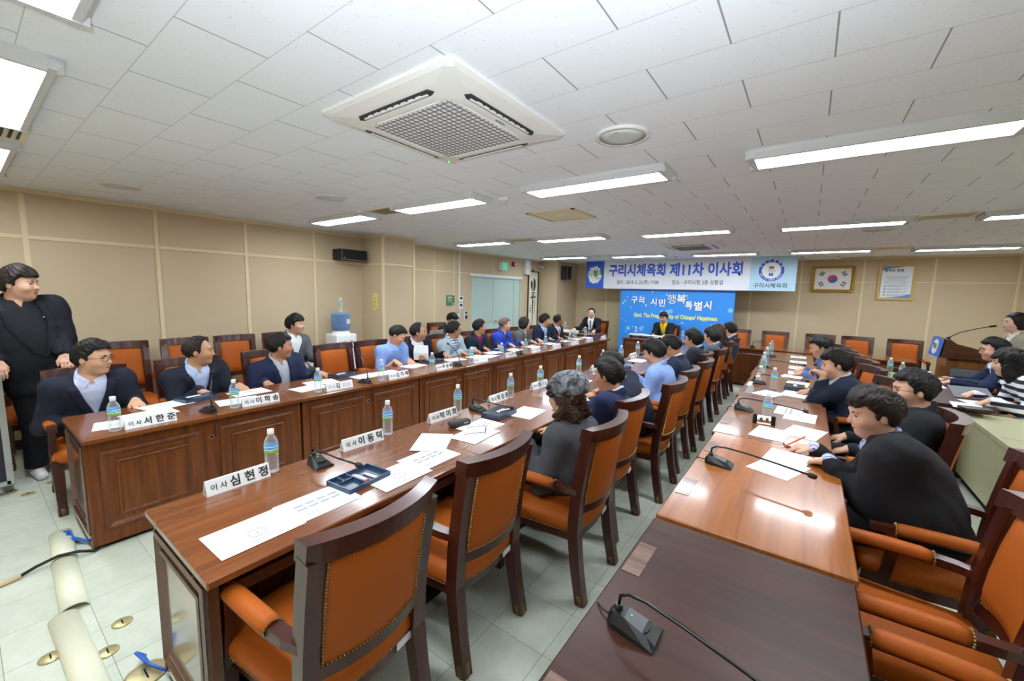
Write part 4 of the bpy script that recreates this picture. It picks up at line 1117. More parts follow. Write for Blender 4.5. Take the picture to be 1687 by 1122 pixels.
# ---- clear acrylic sign stands on the orange-brown row
for i, (x, y, lb) in enumerate(((-.42, 4.74, 'closest of the row, beside a loose sheet'), (-.4, 5.33, 'beside the microphone of the cheek-resting man'), (-.43, 6.08, 'behind the bottle cluster'))):
    r = put(empty('acrylic_sign_stand'), x, y, Z0 + .004, PI / 2, 'clear triangular sign stand, ' + lb, 'sign stand', 'clear sign stands')
    b = B(); b.prism([(-.035, 0), (.035, 0), (.003, .075), (-.003, .075)], -.13, .13, 'x'); b.obj('acrylic_prism', colour('frosted_acrylic', (206, 208, 208), .25), r)
    B().span(-.12, .12, -.02, .02, .0755, .077).obj('top_edge', 'white_plastic', r)
# ---- gooseneck microphones
def make_mic(kind):
    r = empty('gooseneck_microphone')    # +y is away from the speaker, -y towards the mouth
    b = B()
    def sec(y, wd, hh): return [(-wd, y, 0), (wd, y, 0), (wd * .96, y, hh * .35), (wd * .6, y, hh), (-wd * .6, y, hh), (-wd * .96, y, hh * .35)]
    b.loft([sec(.07, .022, .03), sec(.055, .034, .046), (sec(.02, .041, .044)), sec(-.045, .05, .026), sec(-.07, .052, .012)], smooth=False)
    bs = b.obj('base', 'black', r)
    b = B(); b.loft([[(.026 * math.cos(a), -.038 + .011 * math.sin(a), .0295 - (.011 * math.sin(a)) * .28 + dz) for a in [2 * PI * q / 20 for q in range(20)]] for dz in (-.004, .0012)])
    b.obj('button_pad', 'rubber', bs)
    B().box((-.0, .006, .0425), (.003, .003, .003)).obj('status_light', colour('green_led', (90, 230, 110), emit=1.0), bs)
    B().cyl((0, .045, .04), (0, .045, .06), .013, .011).obj('neck_socket', 'black', r)
    if kind == 'low': pts = [(0, .045, .055), (0, .042, .085), (0, .02, .1), (-.005, -.03, .106), (-.035, -.14, .108), (-.075, -.28, .104), (-.11, -.40, .098)]
    elif kind == 'high': pts = [(0, .045, .055), (-.01, .02, .11), (-.03, -.04, .165), (-.06, -.12, .2), (-.09, -.2, .225), (-.115, -.27, .24)]
    else: pts = [(0, .045, .055), (-.01, .044, .082), (-.015, .02, .095), (-.02, -.04, .096), (-.0, -.18, .086), (.03, -.3, .075)]
    B().tube(pts, .0048, seg=8).obj('gooseneck', 'black_gloss', r)
    e = Vector(pts[-1]); d = (e - Vector(pts[-2])).normalized()
    B().tube([e, e + d * .008, e + d * .03, e + d * .038], [.006, .0135, .0135, .009], seg=12).obj('capsule', 'rubber', r)
    if kind == 'high':
        cb = [(0, .07, .012), (.004, .11, .006), (.006, .155, .002), (.006, .163, -.02), (.004, .11, -.1), (.002, .108, -.165)]
    else:
        cb = [(0, .07, .012), (.01, .1, .01), (.03, .12, .004), (.05, .13, -.02), (.055, .13, -.12)]
    B().tube(cb, .0042 if kind == 'high' else .003, seg=6).obj('cable', 'rubber', r)
    return r
MAP = ['between the man in glasses and the balding man', 'before the empty chair', 'before the man with the blue tie', 'before the man in the bright blue jacket', 'before the navy blazer', 'at the far end']
m0 = make_mic('high')
for i, (x, y) in enumerate([(-3.585, 1.075), (-3.585, 2.41), (-3.585, 3.75), (-3.585, 5.1), (-3.585, 6.45), (-3.585, 7.79)]):
    o = m0 if i == 0 else copy_tree(m0)
    put(o, x, y, Z0, -PI / 2, 'black gooseneck microphone on the wall-side row, ' + MAP[i], 'microphone', 'gooseneck microphones')
m0 = make_mic('mid')
for i, (x, y, lb) in enumerate([(-2.06, 1.09, 'beside the foremost bottle'), (-2.08, 2.41, 'behind the closed tray'), (-2.1, 3.75, 'before the bright navy suit'), (-2.1, 5.1, 'before the light blue shirt'), (-2.1, 6.45, 'before the dark suit with glasses')]):
    o = m0 if i == 0 else copy_tree(m0)
    put(o, x, y, Z0, PI / 2, 'black gooseneck microphone on the middle row, ' + lb, 'microphone', 'gooseneck microphones')
m0 = make_mic('low')
for i, (x, y, rz, lb) in enumerate([(-.325, 1.07, -.0, 'large on the empty dark walnut desk'), (-.335, 2.49, .0, 'before the man writing with the orange pen'), (-.37, 3.87, 0.0, 'beside the propped smartphone'), (-.38, 5.22, .2, 'before the cheek-resting man'), (-.4, 6.54, 0.0, 'in the bottle cluster'), (-.42, 7.83, .0, 'at the far end')]):
    o = m0 if i == 0 else copy_tree(m0)
    put(o, x, y, Z0 + (.004 if i else -.004), PI / 2 + rz, 'black gooseneck microphone of the brown desk row, ' + lb, 'microphone', 'gooseneck microphones')
for x, y, rz, lb in ((-.82, 9.05, PI, 'on the empty cross desk below the banner'), (-2.75, 9.02, PI, 'before the chairman'), (-4.5, 9.1, PI, 'before the man with the maroon tie'), (1.15, 6.75, PI / 2, 'on the dark side table')):
    put(copy_tree(m0), x, y, Z0 if y > 8 else .7205, rz, 'black gooseneck microphone ' + lb, 'microphone', 'gooseneck microphones')
# ---- printed sheets
def make_sheet(kind):
    r = empty('printed_sheet')           # local +y is the top of the page; landscape A4
    w2, h2 = .1485, .105
    b = B()
    b.span(-w2, w2, -h2, h2, 0, .0012)
    b.obj('sheet', 'paper', r)
    z = .0013
    if kind == 'cover':
        b = B()
        for q in range(22):
            a = 2 * PI * q / 22
            b.box((.03 * math.cos(a), -.02 + .03 * math.sin(a), z), (.0045, .005, .0003), 0, Matrix.Rotation(a, 3, 'Z'))
        for rr in (.0245, .0355):
            b.tube([(rr * math.cos(a), -.02 + rr * math.sin(a), z) for a in [2 * PI * q / 32 for q in range(32)]], .0005, seg=4, closed=True)
        b.box((0, -.016, z), (.012, .004, .0003)); b.box((0, -.026, z), (.008, .006, .0003))
        b.obj('round_emblem', colour('emblem_grey', (96, 98, 104)), r)
        b = B(); b.box((-.09, .07, z), (.05, .004, .0003)); b.box((-.02, .05, z), (.07, .003, .0003)); b.box((0, .036, z), (.16, .001, .0003)); b.box((.0, -.078, z), (.09, .005, .0003))
        b.obj('printed_line', 'print', r)
    elif kind == 'table':
        b = B()
        for j in range(2):
            for q in range(4): b.box((-.075 + q * .05, .03 - j * .035, z), (.04, .014, .0003))
        b.obj('printed_block', 'print', r)
        b = B(); b.box((0, .078, z), (.12, .005, .0003)); b.box((0, .06, z), (.05, .004, .0003)); b.box((0, -.045, z), (.2, .001, .0003)); b.box((-.06, -.065, z), (.06, .02, .0003))
        b.obj('printed_line', colour('soft_print', (178, 184, 190)), r)
    elif kind == 'text':
        b = B()
        for q in range(9): b.box((-.01 - .012 * (q % 3), .075 - q * .018, z), (.2 + .02 * (q % 2), .003, .0003))
        b.obj('printed_line', colour('pale_print', (212, 217, 222)), r)
    return r
sheets = {k: make_sheet(k) for k in ('cover', 'table', 'text', 'blank')}
sused = set(); lift = [0]
def sheet(kind, x, y, rz, label, z=Z0, dz=0.0):
    o = sheets[kind] if kind not in sused else copy_tree(sheets[kind])
    sused.add(kind)
    put(o, x, y, z + dz, rz, label, 'paper', 'sheets of paper on the desks')
S = 'white printed sheet '
rb = PI / 2
for kd, x, y, a, dz, lb in (
    ('table', -1.68, .885, .0, 0, 'with grey blocks beside the open tray'), ('cover', -1.665, .62, .02, .0014, 'with a round emblem at the aisle end of the middle row'),
    ('cover', -1.63, 1.27, .03, .0014, 'with a round emblem past the open tray'), ('table', -1.67, 1.53, .02, 0, 'with grey blocks before the second empty chair'), ('blank', -1.83, 1.70, .6, .003, 'blank and turned askew before the second empty chair'),
    ('text', -1.72, 1.98, .1, .0014, 'under the spectacles'), ('table', -1.8, 2.13, .03, 0, 'with grey blocks behind the spectacles'),
    ('cover', -1.74, 2.62, .12, 0, 'with a round emblem before the woman in the mesh hat'), ('text', -1.62, 3.3, .0, 0, 'past the mesh hat, beside a phone'), ('table', -1.95, 3.95, .1, 0, 'before the bright navy suit'),
    ('text', -1.93, 4.6, .0, 0, 'before the bowing man'), ('table', -1.95, 5.2, .05, 0, 'before the light blue shirt'), ('text', -1.95, 5.85, -.06, 0, 'before the second navy suit'), ('table', -1.95, 6.5, .0, 0, 'before the dark suit with glasses'), ('cover', -1.9, 7.4, 0, 0, 'toward the chairman end of the middle row')):
    sheet(kd, x, y, rb + a, S + lb, dz=dz)
ra = -PI / 2
for kd, x, y, a, dz, lb in (
    ('table', -3.7, .62, -.2, 0, 'half under the bottle of the man in glasses'), ('text', -3.82, .78, .1, .0014, 'before the man in glasses, beside his plate'), ('cover', -4.0, .92, .25, .003, 'with an emblem near the hands of the man in glasses'),
    ('text', -3.75, 1.33, -.15, 0, 'under the balding man\'s bottle'), ('cover', -3.98, 1.5, .05, .0014, 'before the balding man in the dark suit'),
    ('text', -3.76, 1.93, .1, 0, 'behind the windbreaker man\'s bottle'), ('cover', -3.9, 2.12, -.1, .0014, 'before the man in the navy windbreaker'),
    ('table', -3.85, 2.6, .1, 0, 'before the empty chair'), ('text', -3.83, 2.85, -.08, .0014, 'overlapping another before the empty chair'),
    ('text', -3.95, 3.35, .15, 0, 'before the man in the light blue shirt'), ('table', -3.92, 4.05, -.15, 0, 'before the man with the blue tie'), ('text', -3.86, 4.45, .1, 0, 'before the pale grey-blue jacket'), ('blank', -3.76, 4.6, .2, .002, 'lying askew before the pale grey-blue jacket'),
    ('cover', -3.95, 4.95, .0, 0, 'before the maroon shirt'), ('text', -3.9, 5.45, .1, 0, 'beside the maroon shirt man\'s tray'), ('table', -3.9, 6.0, .1, 0, 'before the bright blue jacket'), ('text', -3.92, 6.62, 0, 0, 'before the woman in the grey jacket'), ('cover', -3.92, 7.2, .05, 0, 'before the navy blazer'), ('text', -3.92, 7.72, -.1, 0, 'before the pink tie'), ('table', -3.9, 8.15, .1, 0, 'at the far end of the wall-side row')):
    sheet(kd, x, y, ra + a, S + lb, dz=dz)
for kd, x, y, a, dz, lb in (
    ('text', -.03, 2.83, -.15, .0014, 'under the writing hand with the orange pen'), ('blank', -.06, 2.66, -.35, 0, 'blank, by the orange-pen writer\'s elbow'),
    ('blank', -.14, 3.31, -.15, .0014, 'blank between microphone and black phone'), ('text', .05, 3.5, -.25, 0, 'toward the man in black with glasses'),
    ('table', -.05, 4.08, -.05, .0014, 'with grey blocks beyond the smartphone'), ('text', .02, 3.95, -.06, 0, 'overlapping the grey-block sheet beyond the smartphone'),
    ('blank', -.25, 4.72, -.4, .0014, 'blank, lying askew before the clear sign stand'), ('text', -.04, 4.88, -.15, 0, 'under the open hand of the cheek-resting man'),
    ('table', -.03, 5.5, -.08, 0, 'behind the open hand of the cheek-resting man'), ('text', -.1, 5.95, -.15, 0, 'in the middle of the orange-brown row'), ('table', -.04, 6.32, 0, 0, 'before the bowed man in blue'), ('table', -.05, 6.82, 0, 0, 'one place past the bowed man'), ('table', -.06, 7.45, 0, 0, 'two places past the bowed man'), ('table', -.07, 8.1, 0, 0, 'at the far end of the orange-brown row')):
    sheet(kd, x, y, rb + a, S + lb, Z0 + .004, dz)
sheet('text', 1.3, 5.62, rb - .1, S + 'before the striped woman on the dark side table', .7205)
sheet('blank', 1.42, 5.86, rb + .2, S + 'under the striped woman\'s hand', .7205, .0014)
sheet('text', 1.25, 6.75, rb, S + 'beside the bottles on the dark side table', .7205)
sheet('text', -4.6, 9.2, PI, S + 'held on the crosswise desk by the man with the maroon tie', Z0)
sheet('cover', -2.62, 9.3, PI, S + 'under the chairman\'s hands', Z0, .02)
# ---- stationery trays
def make_tray(lid):
    r = empty('stationery_tray')
    b = B()
    w2, h2 = .12, .085
    b.span(-w2, w2, -h2, h2, 0, .004)
    for s in (-1, 1): b.span(s * w2 - .003, s * w2 + .003, -h2, h2, 0, .024); b.span(-w2, w2, s * h2 - .003, s * h2 + .003, 0, .024)
    tr_ = b.obj('tray', 'navy_tray', r)
    b = B(); b.span(-.02, -.016, -h2, h2, 0, .02); b.span(-w2, -.02, .02, .024, 0, .02); b.span(-.07, -.066, .02, h2, 0, .02)
    b.obj('divider', 'navy_tray', tr_)
    if lid:
        B().span(-w2 - .003, w2 + .003, -h2 - .003, h2 + .003, .024, .03).obj('smoky_lid', colour('smoky_lid', (38, 50, 68), .12), r)
        B().span(-.03, .07, -.02, .012, .03, .0315).obj('lid_label', 'paper', r)
    return r
TG = 'navy stationery trays'
put(make_tray(False), -1.73, 1.12, Z0, PI / 2 + .1, 'open navy stationery tray on the foremost middle desk', 'tray', TG)
t0 = make_tray(True)
for i, (x, y, a, lb) in enumerate(((-1.87, 2.43, PI / 2 + .1, 'on the middle row before the mesh hat'), (-1.9, 3.72, PI / 2, 'on the middle row before the bright navy suit'), (-1.9, 5.05, PI / 2, 'on the middle row before the light blue shirt'), (-4.05, 1.13, -PI / 2 + .2, 'on the wall-side row before the balding man'), (-4.02, 2.43, -PI / 2 + .1, 'on the wall-side row before the empty chair'), (-4.0, 3.72, -PI / 2, 'on the wall-side row by the blue tie'), (-4.05, 5.2, -PI / 2, 'on the wall-side row before the maroon shirt'), (-4.05, 7.0, -PI / 2, 'on the wall-side row before the navy blazer'), (-.05, 5.2, PI / 2, 'on the orange-brown row by the open hand'))):
    o = t0 if i == 0 else copy_tree(t0)
    put(o, x, y, Z0 + (.004 if x > -1 else 0), a, 'closed navy stationery tray ' + lb, 'tray', TG)
def packet(x, y, z, rz, label):
    r = put(empty('wrapped_packet'), x, y, z, rz, label, 'packet', 'white wrapped packets')
    B().span(-.055, .045, -.008, .008, 0, .008, bev=.002).obj('sleeve', 'paper', r)
    B().span(.045, .056, -.008, .008, .0005, .0085).obj('red_end', colour('packet_red', (200, 50, 44)), r)
    B().span(-.05, -.042, -.006, .006, .008, .0086).obj('red_print', 'packet_red', r)
packet(-1.735, 1.13, Z0 + .005, .1, 'white packet with a red end in the open tray, inner one'); packet(-1.71, 1.175, Z0 + .005, .13, 'white packet with a red end in the open tray, outer one')
packet(-1.84, 2.47, Z0 + .033, 1.3, 'white packet with a red end on the closed tray before the mesh hat'); packet(-3.8, .72, Z0 + .0045, -.6, 'white packet with a red end on the papers of the man in glasses')
# ---- spectacles and their case
r = put(empty('spectacles'), -1.69, 2.05, Z0 + .004, 2.2, 'thin dark spectacles lying open on the papers of the middle row', 'spectacles')
for s in (-1, 1):
    B().tube([(s * .034 + .024 * math.cos(a), 0, .018 + .017 * math.sin(a)) for a in [2 * PI * q / 18 for q in range(18)]], .0016, seg=6, closed=True, up=(0, 1, 0)).obj('rim', 'black', r)
    B().tube([(s * .06, 0, .022), (s * .066, .03, .02), (s * .064, .1, .012), (s * .06, .14, .002)], .0018, seg=6).obj('temple', 'black', r)
B().tube([(-.01, 0, .022), (0, .003, .026), (.01, 0, .022)], .0016, seg=6).obj('bridge', 'black', r)
r = put(empty('spectacle_case'), -1.93, 2.05, Z0, 1.35, 'dark grey oval spectacle case on the middle row', 'case')
b = B(); b.box((0, 0, .02), (.165, .062, .04), 0, None, .018, 4); b.obj('shell', colour('case_grey', (54, 52, 50), .75), r)
B().box((.035, -.0315, .022), (.035, .003, .007)).obj('clasp', 'steel', r)
# ---- phones
def phone(x, y, z, rz, label, tilt=0.0):
    r = put(empty('smartphone'), x, y, z, rz, label, 'smartphone', 'smartphones')
    r.rotation_euler = (tilt, 0, rz)
    B().box((0, 0, .004), (.148, .072, .008), 0, None, .003, 2).obj('body', 'black', r)
    B().box((0, 0, .0083), (.136, .066, .0006)).obj('screen', 'screen', r)
    return r
p = phone(-.2, 3.535, Z0 + .036, 0.1, 'smartphone propped upright against a water bottle, filming the room', 1.25)
for x, z_, dx, dz_, c in ((.0, .0, .09, .066, (196, 190, 178)), (.0, -.012, .09, .02, (120, 70, 44)), (-.018, -.004, .02, .034, (40, 42, 50)), (.02, .002, .018, .03, (60, 40, 36)), (.005, .022, .06, .01, (226, 228, 228))):
    B().box((x, z_, .0088 + .0001 * len(p.children)), (dx, dz_, .0003)).obj('camera_view', colour('view_%d_%d_%d' % c, c, .3, emit=.35), p)
phone(.02, 3.12, Z0 + .004, .25, 'black smartphone lying between the loose sheets of the orange-brown row')
phone(.1, 4.6, Z0 + .004, .12, 'black smartphone lying by the elbow of the cheek-resting man')
phone(-1.6, 3.42, Z0 + .0014, .4, 'dark smartphone lying on the sheet past the mesh hat')
# ---- chairman's row props
r = put(empty('document_rack'), -2.92, 9.12, Z0, PI, 'white and black document stand in front of the chairman', 'rack')
B().span(-.36, .36, -.06, .06, .05, .075, bev=.006).obj('white_top', 'white_plastic', r)
b = B()
for x in (-.33, -.11, .11, .33): b.span(x - .012, x + .012, -.05, .05, 0, .05)
b.span(-.36, .36, -.055, -.045, 0, .02); b.obj('black_frame', 'black', r)
for i, (x, y, lb) in enumerate(((-3.1, 9.32, 'closer'), (-3.02, 9.36, 'farther'))):
    r = put(empty('glass_cup'), x, y, Z0, 0, 'dark tea glass on the chairman desk, the %s of two' % lb, 'cup', 'tea glasses')
    B().lathe([(.028, 0), (.034, .08), (.033, .08), (.027, .004), (.001, .004)], seg=18).obj('glass', 'bottle', r); B().lathe([(.026, .005), (.031, .05), (.001, .05)], seg=18).obj('tea', colour('tea_brown', (70, 40, 24), .2), r)
r = put(empty('green_box'), .97, 7.12, .7205, .3, 'small green and white box beside the bottle on the side table', 'box')
B().span(-.05, .05, -.035, .035, 0, .05).obj('carton', 'white_plastic', r); B().span(-.051, .051, -.036, .036, .03, .051).obj('green_lid', colour('box_green', (150, 220, 110)), r)
r = put(empty('notebook'), 1.32, 5.45, .7205, .2, 'black notebook at the cabinet end of the side table', 'notebook')
B().span(-.1, .1, -.07, .07, 0, .022, bev=.003).obj('cover', 'black', r); B().span(-.097, .103, -.067, .067, .004, .018).obj('pages', 'paper', r)
r = put(empty('open_folder'), 1.42, 6.1, .7205, .15, 'grey open folder leaning before the striped woman', 'folder')
b = B(); b.box((0, 0, .06), (.3, .2, .006), 0, Matrix.Rotation(.45, 3, 'X')); b.obj('cover', colour('folder_grey', (104, 106, 110), .6), r)
B().span(-.14, .1, -.12, -.08, 0, .02).obj('maroon_spine', colour('maroon_spine', (92, 40, 44)), r)
# ================================================================== people: signed-distance bodies meshed with surface nets
def smin(a, b, k):
    h = np.clip(.5 + .5 * (b - a) / k, 0, 1)
    return b + (a - b) * h - k * h * (1 - h)
class Cap:      # tapered capsule
    def __init__(s, a, b, ra, rb): s.a, s.b, s.ra, s.rb = np.array(a, float), np.array(b, float), ra, rb
    def bounds(s):
        r = np.array([s.ra, s.rb])[:, None]; p = np.stack([s.a, s.b])
        return (p - r).min(0), (p + r).max(0)
    def __call__(s, X, Y, Z):
        d = s.b - s.a; L = d @ d + 1e-12
        t = np.clip(((X - s.a[0]) * d[0] + (Y - s.a[1]) * d[1] + (Z - s.a[2]) * d[2]) / L, 0, 1)
        return np.sqrt((X - s.a[0] - t * d[0]) ** 2 + (Y - s.a[1] - t * d[1]) ** 2 + (Z - s.a[2] - t * d[2]) ** 2) - (s.ra + (s.rb - s.ra) * t)
class Ell:      # oriented ellipsoid; rows of R are its axes
    def __init__(s, c, r, Rm=None): s.c, s.r, s.R = np.array(c, float), np.array(r, float), (np.eye(3) if Rm is None else np.array(Rm, float))
    def bounds(s):
        e = np.sqrt(((s.R * s.r[:, None]) ** 2).sum(0)); return s.c - e, s.c + e
    def __call__(s, X, Y, Z):
        x, y, z = X - s.c[0], Y - s.c[1], Z - s.c[2]
        q = [s.R[i, 0] * x + s.R[i, 1] * y + s.R[i, 2] * z for i in range(3)]
        k0 = np.sqrt(sum((q[i] / s.r[i]) ** 2 for i in range(3))); k1 = np.sqrt(sum((q[i] / s.r[i] ** 2) ** 2 for i in range(3)))
        return k0 * (k0 - 1) / np.maximum(k1, 1e-6)
class Torso:     # elliptical sections along a slightly curved spine
    def __init__(s, hip, Rm, L, prof):
        s.o, s.R, s.L = hip, Rm, L
        s.v = np.array([p[0] for p in prof]) * L; s.a = np.array([p[1] for p in prof]); s.b = np.array([p[2] for p in prof]); s.c = np.array([p[3] for p in prof])
    def bounds(s):
        r = .3
        pts = np.stack([s.o - s.R[2] * .12, s.o + s.R[2] * (s.L + .05)])
        return pts.min(0) - r, pts.max(0) + r
    def __call__(s, X, Y, Z):
        x, y, z = X - s.o[0], Y - s.o[1], Z - s.o[2]
        q = [s.R[i, 0] * x + s.R[i, 1] * y + s.R[i, 2] * z for i in range(3)]
        v = np.clip(q[2], s.v[0], s.v[-1])
        a, b, c = np.interp(v, s.v, s.a), np.interp(v, s.v, s.b), np.interp(v, s.v, s.c)
        yy = q[1] - c
        k0 = np.sqrt((q[0] / a) ** 2 + (yy / b) ** 2); k1 = np.sqrt((q[0] / a ** 2) ** 2 + (yy / b ** 2) ** 2)
        d = np.where(k0 < .3, -.7 * np.minimum(a, b), k0 * (k0 - 1) / np.maximum(k1, 1e-6))
        ov = np.maximum(s.v[0] - q[2], q[2] - s.v[-1])
        return np.where(ov > 0, np.sqrt(np.maximum(d, 0) ** 2 + np.maximum(ov, 0) ** 2), d)
def axis_pts(lo, hi, h, fine, hf):
    pts = [lo]
    while pts[-1] < hi:
        p = pts[-1]
        st = hf if any(a - h <= p <= b_ for a, b_ in fine) else h
        pts.append(p + st)
    return np.array(pts)
class Field:
    def __init__(s, lo, hi, h, fine=((), (), ()), hf=.006):
        s.ax = [axis_pts(lo[i], hi[i], h, fine[i], hf) for i in range(3)]
        s.F = np.full([len(a) for a in s.ax], .3)
        s.h = h
    def sl(s, p, pad):
        lo, hi = p.bounds()
        return tuple(slice(max(0, np.searchsorted(a, lo[i] - pad) - 1), np.searchsorted(a, hi[i] + pad) + 1) for i, a in enumerate(s.ax))
    def grid(s, sl): return s.ax[0][sl[0]][:, None, None], s.ax[1][sl[1]][None, :, None], s.ax[2][sl[2]][None, None, :]
    def add(s, p, k=.02, grow=0.0):
        sl = s.sl(p, k + grow + 2.5 * s.h)
        if any(q.stop <= q.start for q in sl): return s
        d = p(*s.grid(sl)) - grow
        s.F[sl] = smin(s.F[sl], d, k)
        return s
    def full(s): return s.grid((slice(None),) * 3)
    def cut(s, c): s.F = np.maximum(s.F, c); return s
    def mesh(s, name, mat, wrinkle=0.0):
        F = s.F
        if wrinkle:
            X, Y, Z = s.full()
            F = F + wrinkle * (np.sin(31 * X + 17 * Z + 2 * np.sin(19 * Y)) * np.sin(27 * Y - 23 * Z + 2 * np.sin(13 * X)))
        ins = F < 0
        nx, ny, nz = F.shape
        C = [(0, 0, 0), (1, 0, 0), (0, 1, 0), (1, 1, 0), (0, 0, 1), (1, 0, 1), (0, 1, 1), (1, 1, 1)]
        v = lambda A, c: A[c[0]:nx - 1 + c[0], c[1]:ny - 1 + c[1], c[2]:nz - 1 + c[2]]
        cnt = sum(v(ins, c).astype(np.int8) for c in C)
        act = (cnt > 0) & (cnt < 8)
        idx = np.argwhere(act)
        if not len(idx): return None
        ids = np.full(act.shape, -1, np.int64); ids[act] = np.arange(len(idx))
        acc = np.zeros((len(idx), 3)); n = np.zeros(len(idx))
        i, j, k = idx.T
        for a in range(8):
            for b_ in range(a + 1, 8):
                ca, cb = np.array(C[a]), np.array(C[b_])
                if np.abs(ca - cb).sum() != 1: continue
                fa = F[i + ca[0], j + ca[1], k + ca[2]]; fb = F[i + cb[0], j + cb[1], k + cb[2]]
                m = (fa < 0) != (fb < 0)
                t = np.where(m, fa / np.where(m, fa - fb, 1), 0)
                acc += np.where(m[:, None], ca + (cb - ca) * t[:, None], 0); n += m
        acc /= n[:, None]
        P = np.empty_like(acc)
        for d in range(3):
            a = s.ax[d]; P[:, d] = a[idx[:, d]] + acc[:, d] * (a[idx[:, d] + 1] - a[idx[:, d]])
        faces = []
        for d in range(3):
            o1, o2 = [(1, 2), (2, 0), (0, 1)][d]
            A = np.take(ins, range(0, F.shape[d] - 1), d); Bq = np.take(ins, range(1, F.shape[d]), d)
            e = np.argwhere(A != Bq)
            e = e[(e[:, o1] > 0) & (e[:, o2] > 0) & (e[:, o1] < F.shape[o1] - 1) & (e[:, o2] < F.shape[o2] - 1)]
            if not len(e): continue
            u1 = np.zeros(3, int); u1[o1] = 1; u2 = np.zeros(3, int); u2[o2] = 1
            g = lambda q: ids[q[:, 0], q[:, 1], q[:, 2]]
            q = np.stack([g(e - u1 - u2), g(e - u2), g(e), g(e - u1)], 1)
            fl = ins[e[:, 0], e[:, 1], e[:, 2]]
            q[~fl] = q[~fl][:, ::-1]
            faces.append(q)
        Q = np.concatenate(faces); Q = Q[(Q >= 0).all(1)]
        # light relaxation
        me = bpy.data.meshes.new(name)
        me.vertices.add(len(P)); me.vertices.foreach_set('co', P.astype(np.float32).ravel())
        me.loops.add(Q.size); me.loops.foreach_set('vertex_index', Q.astype(np.int32).ravel())
        me.polygons.add(len(Q)); me.polygons.foreach_set('loop_start', np.arange(0, Q.size, 4, dtype=np.int32))
        me.polygons.foreach_set('use_smooth', np.ones(len(Q), bool))
        me.update(calc_edges=True)
        me.materials.append(M[mat] if isinstance(mat, str) else mat)
        return me
def unit(v): v = np.array(v, float); return v / (np.linalg.norm(v) + 1e-9)
SKIN = {}
def skin(rgb):
    if rgb not in SKIN:
        m = plain('skin_%d_%d_%d' % rgb, rgb, .5, spec=.35, var=.05, vscale=30)
        m.node_tree.nodes['Principled BSDF'].inputs['Subsurface Weight'].default_value = .08
        m.node_tree.nodes['Principled BSDF'].inputs['Subsurface Radius'].default_value = (.02, .008, .004)
        SKIN[rgb] = m
    return SKIN[rgb]
def hair_mat(name, rgb):
    if name not in M:
        m, nt, b = new_mat(name)
        b.inputs['Base Color'].default_value = srgb(rgb); b.inputs['Roughness'].default_value = .5; b.inputs['Specular IOR Level'].default_value = .3
        tc = nt.nodes.new('ShaderNodeTexCoord'); mp = nt.nodes.new('ShaderNodeMapping'); mp.inputs['Scale'].default_value = (230, 230, 40)
        n = nt.nodes.new('ShaderNodeTexNoise'); n.inputs['Scale'].default_value = 1; n.inputs['Detail'].default_value = 2
        bp = nt.nodes.new('ShaderNodeBump'); bp.inputs['Strength'].default_value = .7; bp.inputs['Distance'].default_value = .005
        nt.links.new(tc.outputs['Object'], mp.inputs[0]); nt.links.new(mp.outputs[0], n.inputs[0]); nt.links.new(n.outputs['Fac'], bp.inputs['Height']); nt.links.new(bp.outputs[0], b.inputs['Normal'])
        M[name] = m
    return M[name]
hair_mat('black_hair', (22, 19, 18)); hair_mat('brown_hair', (62, 42, 30)); hair_mat('dark_brown_hair', (36, 27, 23)); hair_mat('stubble_hair', (112, 92, 78))
M['eye_dark'] = plain('eye_dark', (28, 20, 18), .25)
M['lip'] = plain('lip', (160, 92, 82), .45)
def stripes(name, ca, cb, freq, duty=.5, axis=2, frame=None):
    if name in M: return name
    m, nt, b = new_mat(name)
    tc = nt.nodes.new('ShaderNodeTexCoord'); sp = nt.nodes.new('ShaderNodeSeparateXYZ'); nt.links.new(tc.outputs['Object'], sp.inputs[0])
    mu = nt.nodes.new('ShaderNodeMath'); mu.operation = 'MULTIPLY'; mu.inputs[1].default_value = freq; nt.links.new(sp.outputs[axis], mu.inputs[0])
    fr = nt.nodes.new('ShaderNodeMath'); fr.operation = 'FRACT'; nt.links.new(mu.outputs[0], fr.inputs[0])
    lt = nt.nodes.new('ShaderNodeMath'); lt.operation = 'LESS_THAN'; lt.inputs[1].default_value = duty; nt.links.new(fr.outputs[0], lt.inputs[0])
    mx = nt.nodes.new('ShaderNodeMix'); mx.data_type = 'RGBA'; mx.inputs[6].default_value = srgb(cb); mx.inputs[7].default_value = srgb(ca); nt.links.new(lt.outputs[0], mx.inputs[0])
    nt.links.new(mx.outputs[2], b.inputs['Base Color']); b.inputs['Roughness'].default_value = .85
    M[name] = m
    return name

